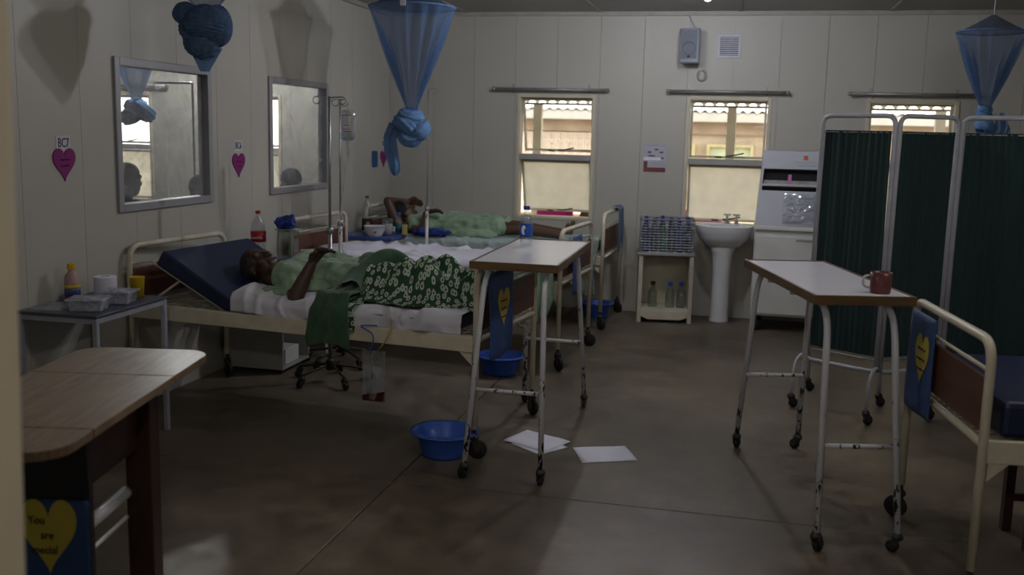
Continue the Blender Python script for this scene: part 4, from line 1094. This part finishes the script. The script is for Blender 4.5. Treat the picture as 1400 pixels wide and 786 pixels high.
cut(mb_, lambda x, y: y > -.33-.03*math.sin(x*9) if x > 1.42 else y > -.60)
bo = mb_.build('printed_cloth', M_blanket, t, smooth=True, solid=.005)
uv = bo.data.uv_layers.new(name='UVMap')
for lp in bo.data.loops: i = lp.vertex_index; uv.data[lp.index].uv = ((i % 110)/109*.92, (i//110)/99*.92)
def plain(u, v):
    # rolled back edge running across his waist and hanging over the near rail
    x0 = 1.195+.19*u; s = v
    if s < .55:
        q = s/.55; y = .36-.80*q; z = .735+.155*math.exp(-((y-.02)/.19)**2)+.025*math.sin(u*PI)
        z = max(z, .76+.0*u)
    else:
        q = (s-.55)/.45; y = -.44-.035*math.sin(min(1, q*2.5)*PI/2); z = .745-.26*q
    wr_ = .018*(fold(x0*6+1, y*5, z*5)-.5)+.014*math.sin(u*9+v*6)
    return (x0-.02*q*(1 if s > .55 else 0)+wr_*.5+(.06*q*(u-.3) if s >= .55 else 0), y-abs(wr_), z+(abs(wr_)*.8 if s < .55 else .03*math.sin(u*3)))
MB().grid(plain, 30, 60).build('turned_back_fold', M_greencloth, t, smooth=True, solid=.008)
def roll(u, v):
    a = 2*PI*u; y = .30-.62*v; r = .038*(1+.35*nz(math.cos(a)*1.5, math.sin(a)*1.5, y*6))
    z = .775+.135*math.exp(-((y-.02)/.2)**2)
    return (1.34+.05*math.sin(v*6)+r*1.5*math.cos(a), y, z+r*math.sin(a))
MB().grid(roll, 20, 40, True).build('bunched_roll', M_greencloth, t, smooth=True)

# --- reclining patient by the windowed wall
b2_ = MB()
HM2 = frame_of((-2.985, 8.45, .855), (-.74, -.20, .58), (.40, .45, .75))
head_parts(b2_, HM2)
b2_.cap((-2.93, 8.47, .78), (-2.84, 8.48, .755), .06, .085)
for s in (-1, 1):
    b2_.cap((-2.80, 8.48+s*.085, .765), (-2.55, 8.48+s*.075, .765), .085, .08); b2_.cap((-2.55, 8.48+s*.075, .765), (-2.33, 8.48+s*.08, .765), .08, .086)
    b2_.cap((-2.33, 8.48+s*.09, .765), (-1.90, 8.46+s*.10, .775), .074, .052); b2_.cap((-1.90, 8.46+s*.10, .775), (-1.50, 8.44+s*.10, .735), .05, .034)
    b2_.cap((-1.50, 8.44+s*.10, .725), (-1.465, 8.43+s*.12, .83), .032, .022)
shA = Vector((-2.98, 8.33, .735)); elA = Vector((-3.105, 8.36, .965)); wrA = Vector((-2.985, 8.53, .955))
b2_.cap(shA, elA, .048, .041); b2_.cap(elA, wrA, .040, .027); b2_.cap((-2.84, 8.38, .76), shA, .07, .05)
hand(b2_, wrA, (.85, .5, .02), (.8, .45, -.35), (.1, -.3, .8), .3, .9)
shB = Vector((-2.82, 8.28, .75)); elB = Vector((-2.845, 8.20, .725)); elB = Vector((-2.83, 8.155, .735)); wrB = Vector((-2.715, 8.24, .84))
b2_.cap((-2.86, 8.34, .77), (-2.80, 8.22, .745), .055, .046); b2_.cap((-2.80, 8.22, .745), (-2.70, 8.16, .735), .044, .040)
b2_.cap((-2.70, 8.16, .735), (-2.72, 8.26, .875), .040, .028)
hand(b2_, (-2.715, 8.27, .885), (.75, .2, .25), (.9, .1, -.3), (.1, -.8, .4), .5, .95)
P2 = b2_.build('person', M_skin2, None, loc=(-2.4, 8.48, .69), remesh=.007, sm=3)
tag(P2, 'patient reclining by the windowed wall with an arm folded behind the head', 'person')
under(hair_cap(HM2, M_hair, None, .024), P2)
g2 = MB()
g2.cap((-2.86, 8.47, .775), (-2.80, 8.47, .77), .075, .10)
for s in (-1, 1):
    g2.cap((-2.79, 8.48+s*.09, .77), (-2.50, 8.48+s*.085, .775), .10, .10); g2.cap((-2.50, 8.48+s*.085, .775), (-2.10, 8.47+s*.10, .77), .10, .098)
g2.cap((-2.85, 8.36, .77), (-2.81, 8.24, .75), .075, .062)
g2.ell((-2.32, 8.25, .715), (.26, .09, .05), 16, 10)
under(g2.build('gown', M_green, None, remesh=.009, sm=4, disp=(.14, .08)), P2)
o = lobe((-2.62, 8.115, .735), (.17, .05, .034), 5, 1.0, 4).build('blue_wrap', mat('royal blue cloth', (.02, .05, .26), .9, var=.2), None, smooth=True, loc=(-2.62, 8.13, .68), disp=(.05, .05)); tag(o, 'crumpled royal blue cloth on the bed edge beside the reclining patient', 'cloth')
o = lobe((-3.0, 8.50, .725), (.12, .22, .055), 3, .4, 6).build('pillow', M_sheet, None, smooth=True, loc=(-3.0, 8.50, .68)); tag(o, 'flat white pillow under the reclining patient head', 'pillow')

# --- people sitting in the ward next door, heads seen through the observation windows
def sitter(label, x, y, face, shirt, hairm, sc_=1.0, zoff=0):
    g = Vector((x, y, 0)); f = Vector((math.cos(face), math.sin(face), 0)); r = Vector((f.y, -f.x, 0)); Z = Vector((0, 0, 1))
    bm = MB(); hc = g+Z*(1.185+zoff)+f*.03; Mh = frame_of(hc, (0, 0, 1), f); head_parts(bm, Mh)
    for s in (-1, 1):
        bm.cap(g+r*s*.09+Z*(.95+zoff), g+r*s*.08+Z*.56, .085, .095)
        bm.cap(g+r*s*.09+Z*.52, g+r*s*.11+f*.40+Z*.50, .075, .055); bm.cap(g+r*s*.11+f*.40+Z*.50, g+r*s*.11+f*.40+Z*.09, .052, .036); bm.cap(g+r*s*.11+f*.39+Z*.045, g+r*s*.11+f*.54+Z*.035, .038, .028)
        bm.cap(g+r*s*.19+Z*(.96+zoff), g+r*s*.23+f*.05+Z*(.70+zoff), .046, .040); bm.cap(g+r*s*.23+f*.05+Z*(.70+zoff), g+r*s*.15+f*.26+Z*.62, .038, .026)
        hand(bm, g+r*s*.15+f*.26+Z*.62, f+r*(-s*.2)-Z*.1, f-Z*.3, r*(-s), .3, .95)
    p = bm.build('person', M_skin, None, loc=(x, y, 0), remesh=.009, sm=3); tag(p, label, 'person')
    under(hair_cap(Mh, hairm, None, .008), p)
    sh_ = MB()
    for s in (-1, 1):
        sh_.cap(g+r*s*.09+Z*(.95+zoff), g+r*s*.085+Z*.56, .098, .108); sh_.cap(g+r*s*.17+Z*(.965+zoff), g+r*s*.22+f*.03+Z*(.80+zoff), .062, .058)
        sh_.cap(g+r*s*.09+Z*.53, g+r*s*.11+f*.40+Z*.505, .088, .068)
    under(sh_.build('clothes', shirt, None, remesh=.012, sm=3), p)
    t = thing('bench', 'plain wooden bench under the person in %s' % shirt.name, 'bench', (x, y, 0), face)
    MB().box(-.16, .16, -.22, .22, .40, .435).build('seat', M_legwood, t)
    for a in (-1, 1): MB().box(-.14, .14, a*.19-.02, a*.19+.02, 0, .40).build('leg', M_legwood, t)
sitter('person sitting beyond the observation window next to the BC7 tag, head in profile', -4.46, 6.50, R(75), mat('dark jacket', (.02, .02, .03), .9), M_hair, zoff=.0)
sitter('person sitting in the next ward, only the crown showing over the window frame', -3.88, 6.55, R(95), mat('navy shirt', (.015, .02, .05), .9), mat('dark blue cap', (.02, .025, .06), .8), zoff=-.07)
sitter('person in a dark blue cap sitting beyond the observation window behind the drip stands', -3.80, 7.90, R(150), mat('grey shirt', (.10, .10, .11), .9), MATS['dark blue cap'], zoff=-.06)
t = thing('drip_hook', 'cream hooked drip pole standing in the ward next door', 'drip stand', (-4.56, 7.62, 0))
MB().tube(bend([(0, 0, .08), (0, 0, 1.94), (-.33, .0, 1.94)], .02, 3), .010, 8).build('pole', M_rod, t)
MB().tube([(-.33-.03*math.sin(a), 0, 1.91+.03*math.cos(a)) for a in [PI*1.4*k/10 for k in range(11)]], .006, 6).build('hook', M_steel, t)
MB().lathe([(.16, 0), (.16, .02), (.03, .05), (.02, .09), (0, .09)], 20).build('base', M_darkmetal, t, smooth=True)

# ================================================================== small things
# fluid bag
t = thing('fluid_bag', 'clear drip fluid bottle with red print hanging from the stand', 'fluid bag', (-2.585, 6.20, 1.515))
t.rotation_euler = (0, 0, R(8))
prof = [(.0, .0), (.028, .002), (.050, .014), (.055, .03), (.055, .165), (.050, .190), (.030, .202), (0, .204)]
MB().lathe(prof, 20, sy=.55).build('bottle', M_bag, t, smooth=True)
MB().lathe([(.0, .006), (.045, .014), (.050, .03), (.050, .055), (.0, .056)], 18, sy=.5).build('fluid', M_pet, t, smooth=True)
for k, (a, b) in enumerate(((-.03, .03), (-.015, .015), (-.03, .02), (-.025, .03))):
    MB().box(a, b, -.0325, -.0312, (.165, .10, .075, .062)[k], (.169, .104, .079, .066)[k]).build('red_print', M_red, t)
MB().tube([(.0, 0, .203), (0, 0, .235), (.012, 0, .245)], .003, 6).build('hanger', M_steel, t)
MB().lathe([(.006, 0), (.016, -.012), (.010, -.03), (.012, -.045), (.012, -.085), (.004, -.095), (0, -.095)], 12).build('drip_chamber', M_pet, t, smooth=True)
MB().tube(bend([(0, 0, -.09), (-.015, 0, -.17), (-.025, 0, -.28), (-.03, -.1, -.50), (.10, -.5, -.70)], .06, 5), .0035, 6).build('line', M_bag, t, smooth=True)
# urine bag on the near rail of bed 1
p, a = bedpos(1, 1.545, -.478)
t = thing('drainage_bag', 'clear drainage bag with dark red fluid hung on the rail of the patterned-blanket bed', 'drainage bag', (p[0], p[1], .22), a)
def db(u, v, s=1): 
    x = -.065+.13*u; z = .02+.265*v; return (x, -.004-s*.012*math.sin(PI*u)*(math.sin(PI*min(1, v*1.3+.1)))+.003*math.sin(u*9+v*4), z)
m = MB().grid(lambda u, v: db(u, v, 1), 12, 14).grid(lambda u, v: db(u, v, -1), 12, 14); m.build('pouch', M_bag, t, smooth=True)
MB().prism([(-.06, .022), (.055, .026), (.062, .08), (-.062, .05)], 1, -.012, .002).build('fluid', M_blood, t, bevel=.003)
MB().tube(bend([(-.04, 0, .28), (-.01, 0, .30), (0, 0, .365), (-.10, .02, .40), (.0, .03, .405)], .03, 4), .0035, 6).build('hanger', M_capblue, t, smooth=True)
MB().tube([(-.005, -.003, .285), (-.02, -.012, .02)], .0025, 5).build('crease', M_bag, t)
MB().tube(bend([(.02, 0, .285), (.07, -.01, .34), (.10, .0, .42), (.06, .05, .48)], .05, 4), .0035, 6).build('tube', mat('yellow tube', (.45, .33, .05), .4), t, smooth=True)
# basins on the floor
def basin(label, x, y, r, h):
    t = thing('plastic_basin', label, 'basin', (x, y, 0), 0, 'blue plastic basins on the floor')
    b = r*.70
    MB().lathe([(0, .004), (b*.92, .004), (b, .0), (b+.004, .01), (r*.93, h-.012), (r*.96, h-.004), (r+.018, h-.006), (r+.020, h), (r*.95, h+.004), (r*.92, h-.008), (b-.008, .014), (0, .010)], 40).build('bowl', M_blue, t, smooth=True)
    return t
basin('round blue basin on the floor at the foot of the patterned-blanket bed', -1.40, 4.595, .155, .125)
basin('blue basin under the empty bed behind the hanging poster', -1.55, 6.33, .155, .125)
basin('blue basin under the foot of the bed along the windowed wall', -1.25, 8.62, .14, .13)
# papers
def paper(label, pts, z=.002, lines=5):
    c = (sum(p[0] for p in pts)/4, sum(p[1] for p in pts)/4)
    t = thing('paper_sheet', label, 'paper', (c[0], c[1], 0), 0, 'papers on the floor')
    q = [Vector((p[0]-c[0], p[1]-c[1], 0)) for p in pts]
    def fn(u, v):
        p = (q[0]*(1-u)+q[1]*u)*(1-v)+(q[3]*(1-u)+q[2]*u)*v; return (p.x, p.y, z+.006*abs(nz(u*2, v*2, c[0]*9)))
    MB().grid(fn, 10, 10).build('sheet', M_paper, t, smooth=True, solid=.0006)
paper('upper of two overlapping white papers on the floor', [(-1.17, 4.88), (-1.09, 5.10), (-.825, 4.97), (-.915, 4.76)], .006)
paper('lower of two overlapping white papers on the floor', [(-1.12, 4.85), (-1.05, 5.05), (-.825, 4.88), (-.94, 4.715)], .002)
paper('single white paper on the floor near the overbed table', [(-.80, 4.885), (-.545, 4.99), (-.455, 4.78), (-.715, 4.66)])

# bottles and cups
def lab_band(m, r, z0, z1, n=18, name='label_band'): return lambda b: MB().lathe([(r, z0), (r, z1)], n).build(name, m, b, smooth=True)
WB = [(.0, .002), (.030, .0), (.034, .010), (.034, .06), (.032, .075), (.034, .09), (.034, .125), (.024, .160), (.0135, .178), (.0135, .196)]
def wl_(b):
    MB().lathe([(.0347, .045), (.0347, .118)], 18).build('label_band', mat('blue bottle label', (.02, .09, .46), .4, var=.05), b, smooth=True)
    MB().ell((-.006, -.0335, .083), (.013, .0035, .026), 12, 8).build('label_swirl', M_paper, b, smooth=True); MB().ell((.006, -.0350, .078), (.011, .0035, .017), 12, 8).build('label_swirl', MATS['blue bottle label'], b, smooth=True)
bottle('water_bottle', 'clear water bottle with blue label on the overbed table', (-1.145, 5.20, 1.001), WB, M_pet, M_capblue, .190, .017, .020, extra=wl_)
# mug
t = thing('mug', 'dark red mug on the corner of the overbed table', 'mug', (.535, 4.15, 1.0))
MB().lathe([(0, .002), (.036, .0), (.040, .006), (.042, .085), (.039, .085), (.036, .008), (0, .006)], 20).build('cup', M_redmug, t, smooth=True)
MB().tube(bend([(-.039, 0, .07), (-.068, 0, .065), (-.068, 0, .025), (-.038, 0, .02)], .02, 4), .005, 6).build('handle', mat('pale mug handle', (.50, .45, .44), .4), t, smooth=True)
# bedside table things
YB1 = [(0, 0), (.036, 0), (.038, .01), (.038, .085), (.034, .125), (.016, .15), (.016, .165)]
def jb_(b): MB().lathe([(.0385, .03), (.0385, .075)], 18).build('label_band', M_bluetop, b, smooth=True); MB().lathe([(.039, .066), (.039, .082)], 18).build('label_stripe', M_yellowcup, b, smooth=True); MB().lathe([(.0386, .002), (.0386, .03)], 18).build('drink', M_darkjuice, b, smooth=True)
bottle('juice_bottle', 'small juice bottle with yellow cap on the grey bedside table', (-3.25, 4.27, .7155), YB1, M_pinkliq, M_yellowcup, .160, .021, .028, extra=jb_)
t = thing('tissue_roll', 'white tissue roll on the grey bedside table', 'tissue roll', (-3.19, 4.45, .7155))
MB().lathe([(.02, .0), (.055, .0), (.056, .003), (.056, .10), (.055, .103), (.02, .103)], 24).build('paper', M_paper, t, smooth=False, bevel=.003)
MB().lathe([(.0205, .0), (.0205, .104), (.017, .104), (.017, .0)], 16).build('core', M_black, t)
t = thing('plastic_cup', 'tall yellow plastic cup on the grey bedside table', 'cup', (-3.04, 4.50, .7155))
MB().lathe([(0, .003), (.032, .0), (.038, .10), (.040, .102), (.036, .102), (.030, .008), (0, .006)], 20).build('cup', M_yellowcup, t, smooth=True)
def tub(label, x, y, rz, sx, sy, h):
    t = thing('food_tub', label, 'food tub', (x, y, .7155), rz, 'food tubs on the bedside table')
    m = MB(); a, b = sx/2, sy/2
    m.add([(-a*.85, -b*.85, 0), (a*.85, -b*.85, 0), (a*.85, b*.85, 0), (-a*.85, b*.85, 0), (-a, -b, h), (a, -b, h), (a, b, h), (-a, b, h)], [(0, 3, 2, 1), (0, 1, 5, 4), (1, 2, 6, 5), (2, 3, 7, 6), (3, 0, 4, 7)])
    m.build('tub', M_tub, t, bevel=.006)
    MB().box(-a-.006, a+.006, -b-.006, b+.006, h, h+.010).build('lid', M_tub, t, bevel=.003)
tub('square frosted food tub at the table corner, its lid flat', -3.02, 4.08, R(18), .17, .13, .05)
tub('square frosted food tub between the corner tub and yellow cup', -3.01, 4.30, R(10), .15, .12, .055)
o = MB().grid(lambda u, v: (-3.31+.18*u, 4.00+.18*v, .716+.022*math.sin(PI*u)*math.sin(PI*v)*(1+nz(u*5, v*5, 3))), 16, 16).build('plastic_wrap', M_bag, None, smooth=True, loc=(-3.22, 4.09, .716)); tag(o, 'crumpled clear plastic wrap on the grey bedside table', 'plastic wrap')
# locker 1 things
COKE = [(0, .0), (.045, .0), (.050, .012), (.048, .10), (.050, .115), (.050, .20), (.042, .245), (.018, .285), (.0145, .295), (.0145, .31)]
def cl(b):
    MB().lathe([(.0508, .12), (.0508, .188)], 24).build('label_band', M_red, b, smooth=True)
    text('label_text', 'Coca-Cola', .022, M_paper, b, (.012, -.0525, .150), (R(90), 0, R(12)), sx=.85)
bottle('cola_bottle', 'tall clear bottle with red label and red cap on the locker', (-3.15, 6.03, .7205), COKE, M_pet, M_red, .305, .0165, .020, extra=cl)
t = thing('square_canister', 'clear square canister covered with a blue plastic bag on the locker', 'canister', (-2.97, 6.10, .7205))
MB().box(-.06, .06, -.05, .05, 0, .20).build('canister', M_bottleglass, t, bevel=.014)
lobe((-.01, 0, .245), (.065, .055, .045), 4, 1.5, 2).build('blue_bag', mat('blue plastic wrap', (.015, .04, .24), .4), t, disp=(.045, .07))
MB().box(-.07, .08, -.055, .055, .200, .206).build('lid_sheet', M_rail, t)
# locker 2 things
t = thing('enamel_bowl', 'white enamel bowl with red flower on the blue locker', 'bowl', (-2.985, 7.735, .7205))
MB().lathe([(0, .004), (.055, .0), (.060, .008), (.088, .06), (.094, .085), (.097, .086), (.090, .084), (.055, .014), (0, .012)], 28).build('bowl', M_ceramic, t, smooth=True)
MB().lathe([(.0, 0), (.014, 0), (.012, .002), (0, .003)], 10, M=Matrix.Translation((.03, -.073, .045)) @ Matrix.Rotation(R(78), 4, 'X')).build('flower', M_red, t)
def dk(b): MB().lathe([(.0465, .03), (.0465, .125)], 20).build('label_band', M_black, b, smooth=True); MB().lathe([(0, 0), (.022, 0), (.02, .003), (0, .004)], 12, M=Matrix.Translation((.022, -.043, .08)) @ Matrix.Rotation(R(85), 4, 'X') ).build('label_picture', mat('orange picture', (.45, .20, .12), .5), b)
bottle('drink_bottle', 'large clear bottle with black label and green cap on the blue locker', (-3.13, 7.93, .7205), [(r*.92, z*.98) for r, z in COKE], M_pet, mat('dark green cap', (.01, .07, .03), .4), .298, .0165, .02, extra=dk)
t = thing('glass_jar', 'clear jar with white contents on the blue locker', 'jar', (-2.93, 7.88, .7205))
MB().lathe([(0, 0), (.045, 0), (.048, .01), (.048, .13), (.044, .14)], 20).build('jar', M_pet, t, smooth=True)
MB().lathe([(0, .004), (.042, .004), (.044, .09), (0, .092)], 18).build('contents', mat('grey white powder', (.45, .44, .42), .8), t, smooth=True)
def bb(b): MB().lathe([(.0295, .01), (.0295, .09)], 16).build('label_band', mat('teal label', (.02, .11, .16), .5), b, smooth=True)
bottle('lotion_bottle', 'slim bottle with teal label and blue cap on the blue locker', (-2.865, 7.98, .7205), [(0, 0), (.028, 0), (.029, .01), (.029, .12), (.015, .15), (.014, .165)], M_pet, M_capblue, .162, .016, .022, extra=bb)
o = MB().box(-.018, .018, -.018, .018, 0, .085).build('soap_box', mat('yellow carton', (.50, .42, .14), .7), None, bevel=.002); o.location = (-2.80, 7.95, .7205); tag(o, 'small yellow carton at the edge of the blue locker', 'carton')

# cloths hanging off the beds
def drape(name, label, m, top, dirx, w_, drop, seed, over=.10, wav=.05):
    """cloth hung over a rail: top = middle of the rail line, dirx = direction along it (world, horizontal), out = camera side"""
    d = Vector(dirx).normalized(); n_ = Vector((d.y, -d.x, 0))
    def fn(u, v):
        s = (u-.5)*w_*(1-.25*v+.12*math.sin(v*7+seed)*v); k = v*(drop+over)*(1-.12*math.sin(u*5+seed)*v)
        wv = wav*math.sin(u*13+seed+2*nz(u*3, v*2, seed))*min(1, v*1.6)
        if k < over: q = k/over; off = n_*(-over*(1-q)+.012); z = .012*math.sin(q*PI)
        else: off = n_*(.02+abs(wv)); z = -(k-over)
        p = Vector(top)+d*s+off; return (p.x, p.y, p.z+z+.02*nz(u*4, v*4, seed)*v)
    o = MB().grid(fn, 36, 30).build(name, m, None, smooth=True, loc=(top[0], top[1], top[2]-drop), solid=.006)
    return tag(o, label, 'cloth')
p, a = bedpos(2, 1.88, -.435)
drape('hanging_cloth', 'pale green cloth hanging off the side of the empty bed', M_paleclo, (p[0], p[1]-.03, .735), (1, -.08, 0), .30, .40, 3)
p, a = bedpos(3, 1.90, -.435)
drape('hanging_cloth', 'teal and pink patchwork blanket hanging off the bed by the windows', M_tealclo, (p[0], p[1]-.03, .76), (1, -.03, 0), .34, .42, 7)
drape('hanging_cloth', 'blue grey towel hung over the foot rail by the windowed wall', M_bluegrey, (-1.085, 8.66, .975), (.02, 1, 0), .28, .34, 5, .06, .012)
